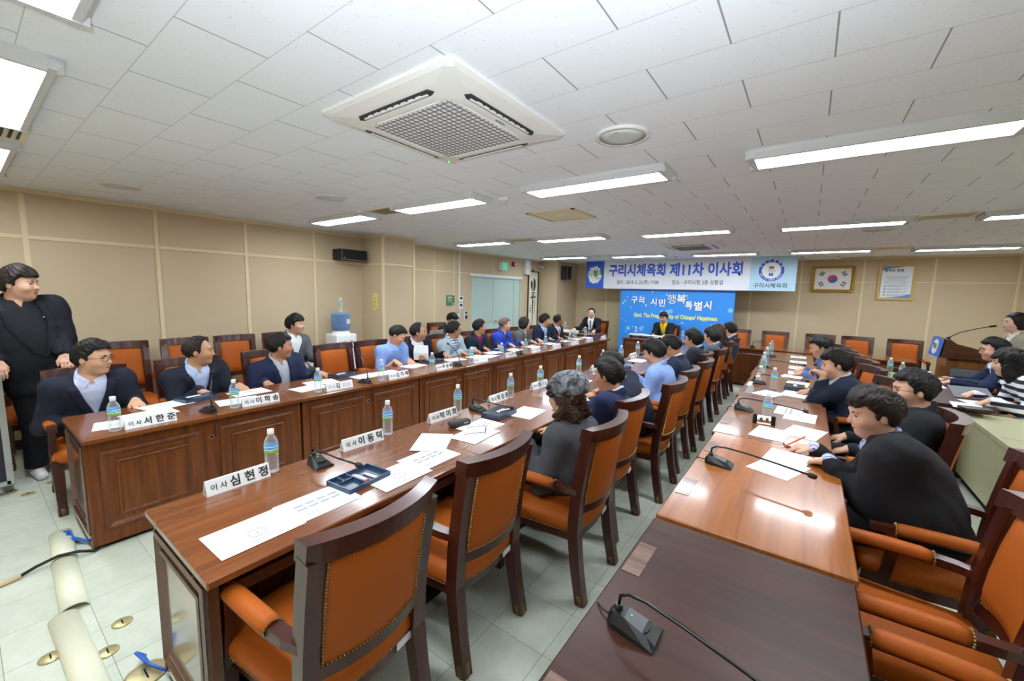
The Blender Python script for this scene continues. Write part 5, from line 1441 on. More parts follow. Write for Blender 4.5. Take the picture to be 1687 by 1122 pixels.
def person(label, at, face, head, hyaw=None, hpitch=0.0, hroll=0.0, pose='sit', hands=None, hand_kind=('rest', 'rest'), sk=(206, 160, 130), hair='short', hcol='black_hair', top='suit', jacket=(30, 34, 46), shirt=(214, 220, 238), tie=None, trousers=(30, 32, 40), glasses=None, w=1.0, hs=1.06, fine=True, belly=0.0, group=None, vneck=.30, cuff=None, hem=None, elbow_out=(.35, .35), extras=()):
    """at: seat centre on the floor (x, y) or feet; face: world angle of the body; head: world head centre"""
    fa = R(face)
    fwd = np.array([math.cos(fa), math.sin(fa), 0.]); rgt = np.array([math.sin(fa), -math.cos(fa), 0.])
    org = np.array([at[0], at[1], 0.])
    toL = lambda p: np.array([(np.array(p) - org) @ rgt, (np.array(p) - org) @ fwd, p[2]])
    Hc = toL(head)
    ya = 0.0 if hyaw is None else R(face - hyaw)        # positive = to the person's right
    cy, sy = math.cos(ya), math.sin(ya); cp, sp = math.cos(R(hpitch)), math.sin(R(hpitch)); cr, sr = math.cos(R(hroll)), math.sin(R(hroll))
    hf = np.array([sy * cp, cy * cp, -sp]); hr0 = np.array([cy, -sy, 0.]); hu0 = np.cross(hr0, hf)
    hr, hu = cr * hr0 + sr * hu0, -sr * hr0 + cr * hu0
    HR = np.stack([hr, hf, hu])
    hp = lambda x, y, z: Hc + hs * (x * hr + y * hf + z * hu)
    # ---- skeleton (local: x to the right hand, y forward, z up)
    seat = .49
    if pose == 'sit': hip = np.array([0, -.05, seat + .09])
    else: hip = np.array([Hc[0] * .3, Hc[1] * .3, .90 * (Hc[2] / 1.62)])
    neck = Hc + np.array([0, -.02, -.12 * hs]) - .028 * hs * np.array([hf[0], hf[1], 0])
    up = unit(neck - hip)
    tr = unit(np.cross(np.array([0, 1, 0]), up)); tr = unit(np.array([1, 0, 0]) - up * up[0])
    tf = np.cross(up, tr)
    T = lambda x, y, v: hip + x * tr + y * tf + v * up
    TL = np.linalg.norm(neck - hip)
    TR = np.stack([tr, tf, up])
    shw = .170 * w
    sh = [T(s * shw, -.022, TL - .078) for s in (-1, 1)]
    sl_ = .03 if pose == 'sit' else .012
    prof = []
    for q in range(25):
        t = -.16 + 1.16 * q / 24
        aa = np.interp(t, [-.16, 0, .12, .34, .6, .78, .9, .96, 1], [.13, .168, .17, .155, .168, .172, .140, .098, .066]) * w
        bb = np.interp(t, [-.16, 0, .12, .34, .6, .78, .9, .96, 1], [.09, .122, .125, .112, .118, .108, .084, .066, .058]) * (1 + (w - 1) * .8)
        bl = belly * math.exp(-((t - .36) / .34) ** 2)
        prof.append((t, aa + bl * .7, bb + bl * .6, bl * .4 - sl_ * math.sin(PI * min(1, max(0, t)))))
    torso = [(Torso(hip, TR, TL, prof), .04), (Cap(sh[0], sh[1], .05, .05), .06)]
    if pose == 'sit': torso.append((Cap(hip + [-.07, .0, -.03], hip + [.07, .0, -.03], .1, .1), .05))
    # ---- arms
    if hands is None: hands = (T(-.17, .32, .12) + [0, .0, .0], T(.17, .32, .12))
    else: hands = [toL(h) for h in hands]
    arms, sleeves, hand_prims = [], [], []
    aw = max(.92, 1 + (w - 1) * .75)
    handc = []
    for i, s in enumerate((-1, 1)):
        S, W_ = sh[i], np.array(hands[i], float)
        L1, L2 = .295, .265
        d = W_ - S; D = np.linalg.norm(d)
        reach = L1 + L2 + .085
        if D > reach * .99: W_ = S + d * (reach * .99 / D); d = W_ - S; D = np.linalg.norm(d)
        # wrist sits one palm length before the hand centre
        pole = unit(np.array([s * elbow_out[i], -.25, -1.0]))
        dirw = unit(d)
        Wr = W_ - .075 * unit(dirw + np.array([0, .4, 0]) if pose == 'sit' else dirw)
        d = Wr - S; D = min(np.linalg.norm(d), L1 + L2 - .004); dn = unit(d)
        a = (L1 * L1 - L2 * L2 + D * D) / (2 * D); hgt = math.sqrt(max(L1 * L1 - a * a, 0))
        pp = unit(pole - dn * (pole @ dn))
        E = S + dn * a + pp * hgt
        arms += [(Cap(S, E, .047 * aw, .040 * aw), .03), (Cap(E, Wr, .040 * aw, .027), .02)]
        sleeves.append((S, E, Wr))
        fd = unit(W_ - Wr); 
        kd = hand_kind[i]
        pn = np.array([0, 0, -1.0]) if kd != 'side' else np.array([-s, 0, 0.0])
        pn = unit(pn - fd * (pn @ fd)); lat = np.cross(fd, pn) * 1.0     # palm normal, lateral
        if lat @ np.array([s, 0, 0]) < 0: lat = -lat                     # lateral points to the little-finger side
        hand_prims.append((Cap(Wr, Wr + fd * .02, .026, .028), .015))
        for q in (-1.0, -.35, .35, 1.0):
            hand_prims.append((Cap(Wr + fd * .02 + lat * q * .014, Wr + fd * .085 + lat * q * .03, .017, .0125), .012))
        cu = {'rest': (.35, .5), 'fist': (1.5, 1.7), 'hold': (.8, .9), 'side': (.5, .6), 'write': (.9, 1.0)}[kd]
        for q, (lo_, L_) in enumerate(((-1, .068), (-.34, .076), (.34, .071), (1, .056))):
            b0 = Wr + fd * .088 + lat * lo_ * .03
            rr = .0092
            dd = fd
            ang = 0
            for sg, (fr_, ca) in enumerate(((.45, cu[0] * .6), (.32, cu[1] * .6), (.26, cu[1] * .5))):
                ang += ca
                dd = unit(fd * math.cos(ang) + pn * math.sin(ang))
                b1 = b0 + dd * L_ * fr_
                hand_prims.append((Cap(b0, b1, rr, rr - .0008), .004)); rr -= .0008; b0 = b1
        tb = Wr + fd * .03 - lat * .026
        t1 = tb + unit(fd * .8 - lat * .55 + pn * .3) * .04; t2 = t1 + unit(fd + pn * .35 + lat * (.25 if kd != 'rest' else 0)) * .034
        hand_prims += [(Cap(tb, t1, .0145, .0115), .012), (Cap(t1, t2, .0108, .009), .004)]
        handc.append(W_)
    # ---- legs
    legs, feet = [], []
    for s in (-1, 1):
        if pose == 'sit':
            a, k_, an = np.array([s * .085, -.02, seat + .075]), np.array([s * .125, .40, seat + .045]), np.array([s * .125, .37, .09])
        else:
            a, k_, an = hip + [s * .085, 0, -.02], np.array([s * .10, .03, .48]), np.array([s * .115, -.01, .09])
        lw = max(1, .45 + .55 * w) * (1.12 if pose == 'stand' else 1)
        legs += [(Cap(a, k_, .082 * lw, .058 * lw), .04), (Cap(k_, an, .056 * lw, .042 * lw), .03)]
        feet.append((Cap(an + [0, -.01, -.045], an + [s * .02, .14, -.055], .036, .03), .03))
    # ---- head
    hE = lambda x, y, z, a, b_, c: Ell(hp(x, y, z), np.array([a, b_, c]) * hs, HR)
    hC = lambda p, q, ra, rb: Cap(hp(*p), hp(*q), ra * hs, rb * hs)
    headp = [(hE(0, -.012, .03, .076, .095, .086), .02), (hE(0, .022, -.03, .063, .068, .078), .035), (hE(0, .052, -.082, .032, .034, .026), .03), (hE(.034, .058, -.02, .03, .028, .026), .03), (hE(-.034, .058, -.02, .03, .028, .026), .03), (hC((-.03, .076, .036), (.03, .076, .036), .012, .012), .02),
             (hC((0, .082, .02), (0, .101, -.018), .0085, .0115), .012), (hC((-.012, .088, -.02), (.012, .088, -.02), .008, .008), .008), (hC((-.02, .079, -.052), (.02, .079, -.052), .0085, .0085), .012), (hE(.077, -.012, -.004, .008, .016, .027), .006), (hE(-.077, -.012, -.004, .008, .016, .027), .006)]
    nk = [(Cap(neck + [0, -.005, -.03], hp(0, -.022, -.035), .06 * (.9 + .1 * w), .054), .03)]
    allp = torso + arms + hand_prims + legs + feet + nk + headp
    lo = np.min([p.bounds()[0] for p, _ in allp], 0) - .06; hi = np.max([p.bounds()[1] for p, _ in allp], 0) + .06
    lo[2] = max(lo[2], -.02)
    hl, hh = np.min([p.bounds()[0] for p, _ in headp], 0), np.max([p.bounds()[1] for p, _ in headp], 0)
    ph = [np.array([p.bounds() for p, _ in hand_prims[q * 18:q * 18 + 18]]) for q in (0, 1)] if len(hand_prims) >= 36 else []
    n2 = len(hand_prims) // 2
    fine_iv = [[(hl[d], hh[d])] for d in range(3)]
    for q in (0, 1):
        hb = np.array([p.bounds() for p, _ in hand_prims[q * n2:(q + 1) * n2]])
        for d in range(3): fine_iv[d].append((hb[:, 0, d].min() - .005, hb[:, 1, d].max() + .005))
    f = Field(lo, hi, .018 if fine else .022, fine_iv, .0055 if fine else .0085)
    for p, k_ in allp: f.add(p, k_)
    root = link('person', f.mesh('person', skin(sk)))
    root.location = (at[0], at[1], 0); root.rotation_euler = (0, 0, fa - PI / 2)
    tag(root, label, 'person', group)
    hc = .0105 if fine else .014
    def clothes(): return Field(lo - .03, hi + .03, hc)
    def loc(X, Y, Z):
        x, y, z = X - hip[0], Y - hip[1], Z - hip[2]
        return (tr[0] * x + tr[1] * y + tr[2] * z, tf[0] * x + tf[1] * y + tf[2] * z, up[0] * x + up[1] * y + up[2] * z)
    # ---- trousers and shoes
    g = clothes()
    g.add(Ell(hip + [0, 0, -.0], (.172 * w, .135 * w, .13)), .03, .012)
    for p, k_ in legs: g.add(p, .035, .018)
    X, Y, Z = g.full()
    g.cut(.085 - Z + 0 * X + 0 * Y); g.cut(loc(X, Y, Z)[2] - .14)
    me = g.mesh('trousers', fabric('cloth_%d_%d_%d' % trousers, trousers))
    link('trousers', me, root)
    for i, (p, k_) in enumerate(feet):
        e = Field(p.bounds()[0] - .05, p.bounds()[1] + .05, .01); e.add(p, .02, .008)
        X, Y, Z = e.full(); e.cut(.002 - Z + 0 * X + 0 * Y)
        link('shoe', e.mesh('shoe', colour(*(('white_shoe', (226, 226, 226)) if 'white_shoes' in extras else ('black_shoe', (24, 22, 22))))), root)
    # ---- upper body clothing
    cloth = fabric('cloth_%d_%d_%d' % jacket, jacket) if not isinstance(jacket, str) else M[jacket]
    shm = fabric('cloth_%d_%d_%d' % shirt, shirt) if not isinstance(shirt, str) else M[shirt]
    nb = T(0, .0, TL)
    hb_ = hp(0, -.022, -.035)
    na = unit(hb_ - neck); nf = unit(np.cross(na, np.array([1., 0, 0])) * -1); nf = nf if nf[1] > 0 else -nf
    nx_ = unit(np.cross(nf, na))
    nrad = .06 * (.9 + .1 * w)
    def ringcol(field, rr, th, z0, lift=.0, front=.05, k=.012, gap=0.0):
        n = 18
        pts = []
        for q in range(n + 1):
            a = PI / 2 + gap + (2 * PI - 2 * gap) * q / n
            x, y = rr * math.cos(a), rr * math.sin(a)
            fr = max(0, math.sin(a)) ** 1.5
            pts.append(neck + na * (z0 - front * fr + lift * max(0, -math.sin(a))) + nx_ * x + nf * (y + .016 * fr - .004))
        for q in range(n): field.add(Cap(pts[q], pts[q + 1], th, th), k); field.add(Cap(pts[q] - na * .018, pts[q + 1] - na * .018, th * 1.1, th * 1.1), k)
    hemz = hem if hem is not None else (-.02 if pose == 'sit' else -.16)
    def upper(grow, sleeve_grow, sl_end, kk=.05):
        g = clothes()
        for p, k_ in torso: g.add(p, max(k_, kk) + (w > 1.15) * .05, grow)
        if pose == 'stand':
            g.add(Ell(T(0, 0, -.10), (.172 * w, .128 * w, .16), TR), .05, grow)
        for (S, E, Wr) in sleeves:
            g.add(Cap(S, E, .05 * aw + sleeve_grow, .043 * aw + sleeve_grow), .07 + (w > 1.15) * .05)
            if sl_end > .5: g.add(Cap(E, E + (Wr - E) * min(1, (sl_end - .5) * 2), .043 * aw + sleeve_grow, .034 + sleeve_grow * .8), .03)
        return g
    def neck_cut(g, rr=.062, y0=-.012):
        X, Y, Z = g.full(); x, y, v = loc(X, Y, Z)
        g.cut(-np.maximum(np.sqrt(x ** 2 + (y - y0) ** 2) - rr, TL - .09 - v))
        g.cut(v - (TL + .03))
    if top in ('suit', 'open', 'zip', 'coat'):
        # shirt underneath
        g = upper(.009, 0, 0); X, Y, Z = g.full(); x, y, v = loc(X, Y, Z)
        g.cut(-.02 - v); neck_cut(g, .05)
        ringcol(g, nrad + .006, .008, .024, .034, .05, gap=0 if tie is not None else .18)
        if tie is None:
            g.cut(-np.maximum(np.abs(x) - np.clip((v - TL + .055) * .4, 0, .022), .03 - y))
        link('shirt', g.mesh('shirt', shm), root)
        g = upper(.022 if top != 'open' else .03, .016 if top != 'open' else .024, .97)
        X, Y, Z = g.full(); x, y, v = loc(X, Y, Z)
        v0 = TL * (.22 if top == 'suit' else -.3 if top == 'open' else .5)
        slope = vneck * (1 if top == 'suit' else .45)
        wv = np.clip((v - v0) * slope, 0, .085) + (0.015 if top == 'open' else 0)
        if top == 'open': wv = np.clip(.05 + (v - .1) * .07, .03, .1)
        front = .015 - y
        if top in ('suit', 'open'):
            lap = np.clip((v - v0) * .9, 0, .055)
            mask = (np.abs(x) < wv + lap) & (y > 0) & (v > v0) & (v < TL - .05)
            g.F = g.F - .012 * mask
        g.cut(-np.maximum(np.abs(x) - wv, front))
        neck_cut(g, nrad + .004)
        ringcol(g, nrad + .02, .011, 0.006 if top != 'zip' else .02, .032, .085 if top == 'suit' else .05)
        g.cut(-np.maximum(np.abs(x) - wv, front))
        g.cut(hemz - v if pose == 'stand' else np.maximum(seat + .008 - Z, 0 * X) + np.where(Z + 0 * X + 0 * Y < seat + .005, .02, -1) if False else (seat + .004 - Z) + 0 * X + 0 * Y)
        if pose == 'stand': pass
        link('jacket', g.mesh('jacket', cloth, .0035), root)
        if top in ('suit',):
            b = B()
            for q in (0, 1):
                vv = v0 - .015 - q * .1
                if vv > .03:
                    p = T(0, .0, vv); 
            b.bm.free()
        if cuff is not None:
            for i_, (S, E, Wr) in enumerate(sleeves):
                e = Field(Wr - .09, Wr + .09, .007); e.add(Cap(E + (Wr - E) * .9, E + (Wr - E) * 1.03, .037, .036), .01)
                link('shirt_cuff', e.mesh('shirt_cuff', M[cuff] if isinstance(cuff, str) else fabric('cloth_%d_%d_%d' % cuff, cuff)), root)
    else:      # 'short', 'long', 'blouse'
        end = .42 if top == 'short' else .97
        g = upper(.018, .016 if top == 'short' else .014, end)
        X, Y, Z = g.full(); x, y, v = loc(X, Y, Z)
        if top == 'short':
            for (S, E, Wr) in sleeves:
                dE = unit(E - S); g.cut(np.where(((X - S[0]) * dE[0] + (Y - S[1]) * dE[1] + (Z - S[2]) * dE[2]) > .235, np.minimum(.03, np.abs(((X - S[0]) * dE[0] + (Y - S[1]) * dE[1] + (Z - S[2]) * dE[2]) - .235)), -1) * ((np.sqrt((X - E[0]) ** 2 + (Y - E[1]) ** 2 + (Z - E[2]) ** 2) < .12)) - 1 * (np.sqrt((X - E[0]) ** 2 + (Y - E[1]) ** 2 + (Z - E[2]) ** 2) >= .12))
        g.cut(-np.maximum(np.abs(x) - np.clip((v - TL + .06) * .4, 0, .022), .03 - y))
        neck_cut(g, .052)
        ringcol(g, nrad + .008, .010, .016, .036, .055, gap=.2)
        g.cut((seat - .0 - Z) + 0 * X + 0 * Y if pose == 'sit' else hemz - v)
        link('shirt', g.mesh('shirt', shm if top in ('short', 'blouse') else cloth, .0035), root)
    if top in ('suit', 'open', 'short', 'long') and hair != 'hat':
        for s in (-1, 1):
            b = B()
            Pn = lambda a, h, rr: neck + na * h + nx_ * (rr * math.cos(a) * s) + nf * (rr * math.sin(a) + .016 * max(0, math.sin(a)) - .004)
            r0 = nrad + .012
            quad = [Pn(.1, .036, r0), Pn(1.45, -.014, r0 - .004), Pn(1.12, -.062, r0 + .022), Pn(.3, -.016, r0 + .016)]
            outw = [Pn(.1, .036, r0 + .006), Pn(1.45, -.014, r0 + .004), Pn(1.12, -.064, r0 + .029), Pn(.3, -.018, r0 + .024)]
            b.loft([[tuple(q) for q in quad], [tuple(q) for q in outw]], smooth=False)
            b.obj('shirt_collar', (cloth if top == 'long' else shm), root)
    if tie is not None:
        g = upper(.02, 0, 0); X, Y, Z = g.full(); x, y, v = loc(X, Y, Z)
        wt = np.where(v > TL - .085, .019, .014 + (TL - .085 - v) * .055)
        g.cut(np.abs(x) - wt); g.cut(.02 - y); g.cut(.1 - v); g.cut(v - (TL - .045)); 
        g.add(Ell(T(0, .068, TL - .07), (.02, .018, .022), TR), .01)
        me = g.mesh('tie', fabric('tie_%d_%d_%d' % tie, tie, .6))
        if me: link('tie', me, root)
    # ---- hair
    if hair != 'none':
        pad = .09 if hair in ('long', 'bob', 'curly') else .045
        e = Field(Hc - np.array([.16, .16, .16]) * hs - [0, 0, .16 if hair in ('long', 'hat') else 0.03], Hc + np.array([.16, .16, .19]) * hs, .006 if fine else .009)
        X, Y, Z = e.full()
        x = ((X - Hc[0]) * hr[0] + (Y - Hc[1]) * hr[1] + (Z - Hc[2]) * hr[2]) / hs
        y = ((X - Hc[0]) * hf[0] + (Y - Hc[1]) * hf[1] + (Z - Hc[2]) * hf[2]) / hs
        z = ((X - Hc[0]) * hu[0] + (Y - Hc[1]) * hu[1] + (Z - Hc[2]) * hu[2]) / hs
        ell = lambda c, r: (lambda k0, k1: k0 * (k0 - 1) / np.maximum(k1, 1e-6))(np.sqrt(((x - c[0]) / r[0]) ** 2 + ((y - c[1]) / r[1]) ** 2 + ((z - c[2]) / r[2]) ** 2), np.sqrt(((x - c[0]) / r[0] ** 2) ** 2 + ((y - c[1]) / r[1] ** 2) ** 2 + ((z - c[2]) / r[2] ** 2) ** 2))
        strand = .0042 * np.sin(120 * x + 14 * np.sin(26 * z + 20 * y)) * np.sin(48 * y + 40 * z + 9 * np.sin(35 * x)) + .0038 * np.sin(43 * x - 37 * y + 29 * z) + .003 * np.sin(170 * x + 30 * y)
        ear = np.sqrt((np.abs(x) - .082) ** 2 + ((y + .008) / .8) ** 2 + ((z + .008) / 1.3) ** 2) - .020
        if hair in ('short', 'full', 'receding', 'crop', 'balding'):
            t_ = {'short': .014, 'full': .02, 'receding': .010, 'crop': .008, 'balding': .009}[hair]
            top_ = {'short': .01, 'full': .016, 'receding': .004, 'crop': .004, 'balding': .0}[hair]
            d = smin(ell((0, -.014, .032), (.076 + t_ * .8, .095 + t_, .086 + t_)), ell((0, .01, .06 + top_), (.066 + t_, .085, .062 + t_)), .02)
            hl_ = {'short': .082, 'full': .066, 'receding': .105, 'crop': .084, 'balding': .3}[hair] + .007 * np.sin(80 * x + 1.3) + .004 * np.sin(190 * x)
            side = .018 + .55 * np.clip(z - .02, 0, .07) + .003 * np.sin(150 * z)
            allow = np.minimum(np.maximum(hl_ - z, y - .14), np.maximum(y - side, -.06 + .052 * np.clip((y + .048) / .03, 0, 1) - z))
            if hair == 'receding': allow = np.minimum(np.maximum(y - .035 - np.clip((np.abs(x) - .03) * -.2, -.02, .02), -.062 - z), np.maximum(y - .02, .0 - z))
            if hair == 'balding': allow = np.maximum(np.maximum(y - .02, z - .06), -.06 - z)
            d = np.maximum(d + strand, allow)
            d = np.maximum(d, -ear)
        elif hair == 'bob':
            d = smin(ell((0, -.018, .035), (.098, .112, .106)), ell((0, -.045, -.04), (.088, .07, .07)), .04)
            allow = np.minimum(np.maximum(.082 + .25 * (x + .02) * (x < .03) - z + .005 * np.sin(120 * x), y - .15), y - .03 - .5 * np.clip(z - .03, 0, .06) - .2 * np.abs(x))
            d = np.maximum(d + strand, allow)
        elif hair == 'long':
            d = smin(ell((0, -.012, .035), (.093, .11, .102)), ell((0, -.05, -.1), (.098, .068, .15)), .05)
            d = smin(d, ell((.068, .025, -.07), (.03, .045, .12)), .03); d = smin(d, ell((-.068, .025, -.07), (.03, .045, .12)), .03)
            d = np.maximum(d + strand, np.minimum(np.maximum(.055 + .006 * np.sin(90 * x) - z, y - .14), np.minimum(y - .04, np.maximum(.052 - np.abs(x), y - .085))))
        elif hair == 'hat':
            d = smin(ell((0, -.045, -.085), (.108, .075, .065)), ell((0, -.02, 0), (.09, .09, .06)), .04)
            d = np.maximum(d + 3 * strand, y - .03)
        e.F = d * hs
        me = e.mesh('hair', M[hcol])
        if me: link('hair', me, root)
        if hair == 'hat':
            e.F = smin(ell((0, -.015, .055), (.102, .125, .085)), ell((0, -.04, .085), (.1, .105, .07)), .03)
            e.F = np.maximum(e.F + .004 * np.sin(60 * x + 8 * np.sin(50 * y)) * np.sin(40 * z + 30 * y), .012 - .22 * (y + .0) * 0 + .18 * y * -1 * .6 - z) * hs
            m, nt, bb = new_mat('mesh_hat')
            n = nt.nodes.new('ShaderNodeTexNoise'); n.inputs['Scale'].default_value = 17; n.inputs['Detail'].default_value = 6; n.inputs['Distortion'].default_value = 1.2
            cr_ = nt.nodes.new('ShaderNodeValToRGB'); cr_.color_ramp.elements[0].position = .38; cr_.color_ramp.elements[0].color = srgb((40, 42, 46)); cr_.color_ramp.elements[1].position = .68; cr_.color_ramp.elements[1].color = srgb((150, 153, 160))
            tc = nt.nodes.new('ShaderNodeTexCoord'); nt.links.new(tc.outputs['Object'], n.inputs[0]); nt.links.new(n.outputs['Fac'], cr_.inputs[0]); nt.links.new(cr_.outputs[0], bb.inputs['Base Color']); bb.inputs['Roughness'].default_value = .7
            hat = link('mesh_hat', e.mesh('mesh_hat', m), root)
            b = B()
            c0 = hp(-.088, .03, .045)
            for q in range(9):
                a = q * .7; b.ball(tuple(c0 + hs * (.026 * math.cos(a) * hf + .026 * math.sin(a) * hu) * (1 if q else 0)), .017, seg=8)
            b.obj('black_flower', 'rubber', hat)
            b = B()
            for (py, pz) in ((.02, .085), (.015, .045)):
                b.tube([tuple(hp(-.1 + .004 * math.cos(a), py - .02 + .024 * math.cos(a), pz + .014 * math.sin(a))) for a in [2 * PI * q / 12 for q in range(12)]], .003, seg=5, closed=True)
            b.obj('leaf_ornament', 'black', hat)
    # ---- face details
    def surf(x, z):
        ys = np.linspace(.14, .0, 120)
        pts = np.array([hp(x, y, z) for y in ys])
        d = np.full(len(ys), 1.0)
        for p, k_ in headp: d = smin(d, p(pts[:, 0], pts[:, 1], pts[:, 2]), k_)
        q = np.argmax(d < 0)
        return ys[q]
    rot = Matrix([[hr[i], hf[i], hu[i]] for i in range(3)])
    for s in (-1, 1):
        y = surf(s * .031, .014)
        B().ball(tuple(hp(s * .031, y - .001, .013)), (.0135 * hs, .005 * hs, .0042 * hs), rot=rot).obj('eye', 'eye_dark', root)
        b = B(); b.tube([tuple(hp(s * .016, surf(s * .016, .03) + .0, .03)), tuple(hp(s * .03, surf(s * .03, .035) + .001, .035)), tuple(hp(s * .046, surf(s * .046, .031), .031))], [.003 * hs, .004 * hs, .0022 * hs], seg=6); b.obj('eyebrow', 'black_hair' if hair != 'none' else 'stubble_hair', root)
    y = surf(0, -.052)
    B().ball(tuple(hp(0, y - .002, -.052)), (.023 * hs, .006 * hs, .0065 * hs), rot=rot).obj('mouth', 'lip', root)
    if glasses:
        gr = None
        b = B()
        for s in (-1, 1):
            b.tube([tuple(hp(s * .034 + .026 * math.cos(a) * (1.0), .1 - .012 * abs(math.cos(a)) * (1 if s * math.cos(a) > 0 else 0), .012 + .018 * math.sin(a))) for a in [2 * PI * q / 20 for q in range(20)]], .0018 * hs, seg=6, closed=True)
            b.tube([tuple(hp(s * .06, .089, .017)), tuple(hp(s * .078, .06, .016)), tuple(hp(s * .083, .0, .014)), tuple(hp(s * .08, -.02, .0))], .0018 * hs, seg=6)
        b.tube([tuple(hp(-.009, .101, .016)), tuple(hp(0, .106, .018)), tuple(hp(.009, .101, .016))], .0016 * hs, seg=6)
        b.obj('spectacles', glasses if glasses in M else colour('glasses_frame', (40, 36, 36), .3), root)
    if 'badge' in extras:
        p = T(-.085, .12 * w, TL - .15)
        B().ball(tuple(p), .009, seg=8).obj('lapel_badge', 'steel', root)
    if 'watch' in extras:
        S, E, Wr = sleeves[0]
        d = unit(Wr - E)
        B().cyl(tuple(Wr - d * .012), tuple(Wr + d * .012), .034, .033).obj('wristwatch', 'black', root)
    return root, handc, T
# ------------------------------------------------------------------ row along the beige wall
LB = (190, 204, 238)
person('man with glasses in a dark navy suit at the aisle end of the wall-side desks', (-4.52, .6), 0, (-4.43, .6, 1.105), 48, 4, hands=((-4.13, .78, .76), (-4.26, .47, .62)), jacket=(32, 36, 50), shirt=(196, 204, 232), glasses=True, w=1.1, hs=1.1, hand_kind=('rest', 'rest'))
person('balding man in a dark suit and open light blue shirt behind the second name plate', (-4.5, 1.3), 5, (-4.45, 1.285, 1.085), 62, 2, hands=((-4.12, 1.5, .765), (-4.14, 1.22, .765)), jacket=(33, 36, 48), shirt=(176, 194, 228), hair='receding', hcol='dark_brown_hair', sk=(192, 144, 112), w=1.05, hs=1.06)
person('man in a shiny navy windbreaker over a grey shirt turned toward the chairman', (-4.52, 2.02), 8, (-4.47, 2.0, 1.06), 68, 2, hands=((-4.16, 2.3, .765), (-4.2, 1.75, .74)), top='open', jacket=(34, 42, 70), shirt=(182, 188, 198), sk=(182, 132, 100), w=1.12, hs=1.08, belly=.03)
person('man in a light blue short-sleeved shirt looking down at papers in his hands', (-4.47, 3.4), 5, (-4.36, 3.42, 1.09), 40, 32, hands=((-4.07, 3.42, .77), (-4.1, 3.24, .77)), hand_kind=('hold', 'hold'), top='short', shirt=(134, 164, 228), hair='crop', sk=(204, 154, 124), w=1.05, hs=1.06)
person('man in a dark suit with a patterned blue tie holding up a sheet', (-4.52, 3.96), 0, (-4.47, 3.88, 1.09), 45, 0, hands=((-4.15, 4.15, .765), (-4.13, 3.62, .80)), hand_kind=('rest', 'side'), jacket=(24, 27, 40), shirt=(216, 214, 232), tie=(60, 104, 164), hair='receding', sk=(186, 136, 104), hs=1.06, w=1.05)
person('man with glasses in a pale grey-blue jacket over a striped polo', (-4.5, 4.6), 5, (-4.43, 4.56, 1.085), 72, 4, hands=((-4.1, 4.75, .77), (-4.1, 4.45, .77)), top='open', jacket=(164, 182, 192), shirt=stripes('striped_polo', (48, 56, 140), (226, 230, 240), 26, .4), glasses=True, sk=(180, 128, 96), hs=1.04, w=1.02)
person('man in a dark green-blue suit over a maroon shirt', (-4.5, 5.22), 0, (-4.45, 5.19, 1.09), 60, 2, hands=((-4.14, 5.4, .765), (-4.16, 5.05, .765)), jacket=(28, 44, 54), shirt=(98, 40, 78), sk=(190, 140, 110), hs=1.03, fine=False)
person('shaven-headed man in a bright blue jacket', (-4.5, 5.92), 0, (-4.45, 5.9, 1.1), 48, 2, hands=((-4.14, 6.1, .765), (-4.16, 5.75, .765)), top='zip', jacket=(48, 72, 176), shirt=(36, 44, 82), hair='crop', hcol='stubble_hair', sk=(208, 166, 138), hs=1.03, fine=False)
person('woman with short dark hair and glasses in a grey jacket', (-4.5, 6.57), 0, (-4.45, 6.55, 1.085), 52, 4, hands=((-4.16, 6.7, .765), (-4.16, 6.45, .765)), top='coat', jacket=(92, 94, 94), shirt=(214, 204, 178), hair='bob', hcol='dark_brown_hair', glasses=True, sk=(214, 172, 148), hs=1.02, w=.95, fine=False)
person('man in a navy blazer and light blue shirt beside the pink-tied man', (-4.5, 7.28), 0, (-4.43, 7.25, 1.12), 42, 4, hands=((-4.14, 7.45, .765), (-4.16, 7.1, .765)), jacket=(34, 46, 72), shirt=(170, 196, 236), hair='full', sk=(198, 150, 120), hs=1.02, fine=False)
person('man in a dark suit with a pink tie, last of the wall-side row', (-4.5, 7.9), 0, (-4.45, 7.85, 1.1), 55, 2, hands=((-4.14, 8.05, .765), (-4.16, 7.75, .765)), jacket=(36, 38, 48), shirt=(206, 214, 236), tie=(214, 120, 144), hair='receding', sk=(168, 116, 84), hs=1.02, fine=False)
person('large standing man in black with white shoes, resting hands on case and chair', (-5.34, .43), 14, (-5.28, .33, 1.655), 58, 2, pose='stand', hands=((-4.98, .52, 1.03), (-5.07, .17, 1.0)), hand_kind=('rest', 'rest'), jacket=(26, 27, 34), shirt=(30, 31, 36), trousers=(24, 24, 28), hair='full', hcol='dark_brown_hair', sk=(206, 160, 134), w=1.24, hs=1.12, belly=.06, extras=('white_shoes', 'badge', 'watch'))
person('seated aide in a grey suit and white shirt beside the water cooler', (-5.6, 2.66), 5, (-5.62, 2.72, 1.18), 42, 2, hands=((-5.2, 2.85, .7), (-5.2, 2.6, .7)), jacket=(84, 90, 94), shirt=(234, 236, 238), trousers=(70, 74, 80), hair='full', sk=(210, 166, 140), hs=1.06)
person('aide in black reading beside the teal doors, head bowed', (-5.6, 5.62), 0, (-5.52, 5.62, 1.14), 0, 28, hands=((-5.15, 5.3, .72), (-5.15, 5.2, .8)), jacket=(28, 30, 36), shirt=(206, 210, 220), hair='full', sk=(204, 158, 132), hs=1.02, fine=False)
r = put(empty('laptop'), -5.22, 4.86, .5, -PI / 2, 'grey open laptop lid seen beside the man with the blue tie', 'laptop')
B().box((0, .06, .42), (.32, .006, .22), 0, Matrix.Rotation(-.35, 3, 'X'), .002).obj('lid', colour('laptop_grey', (196, 198, 200), .35, metal=.2), r)
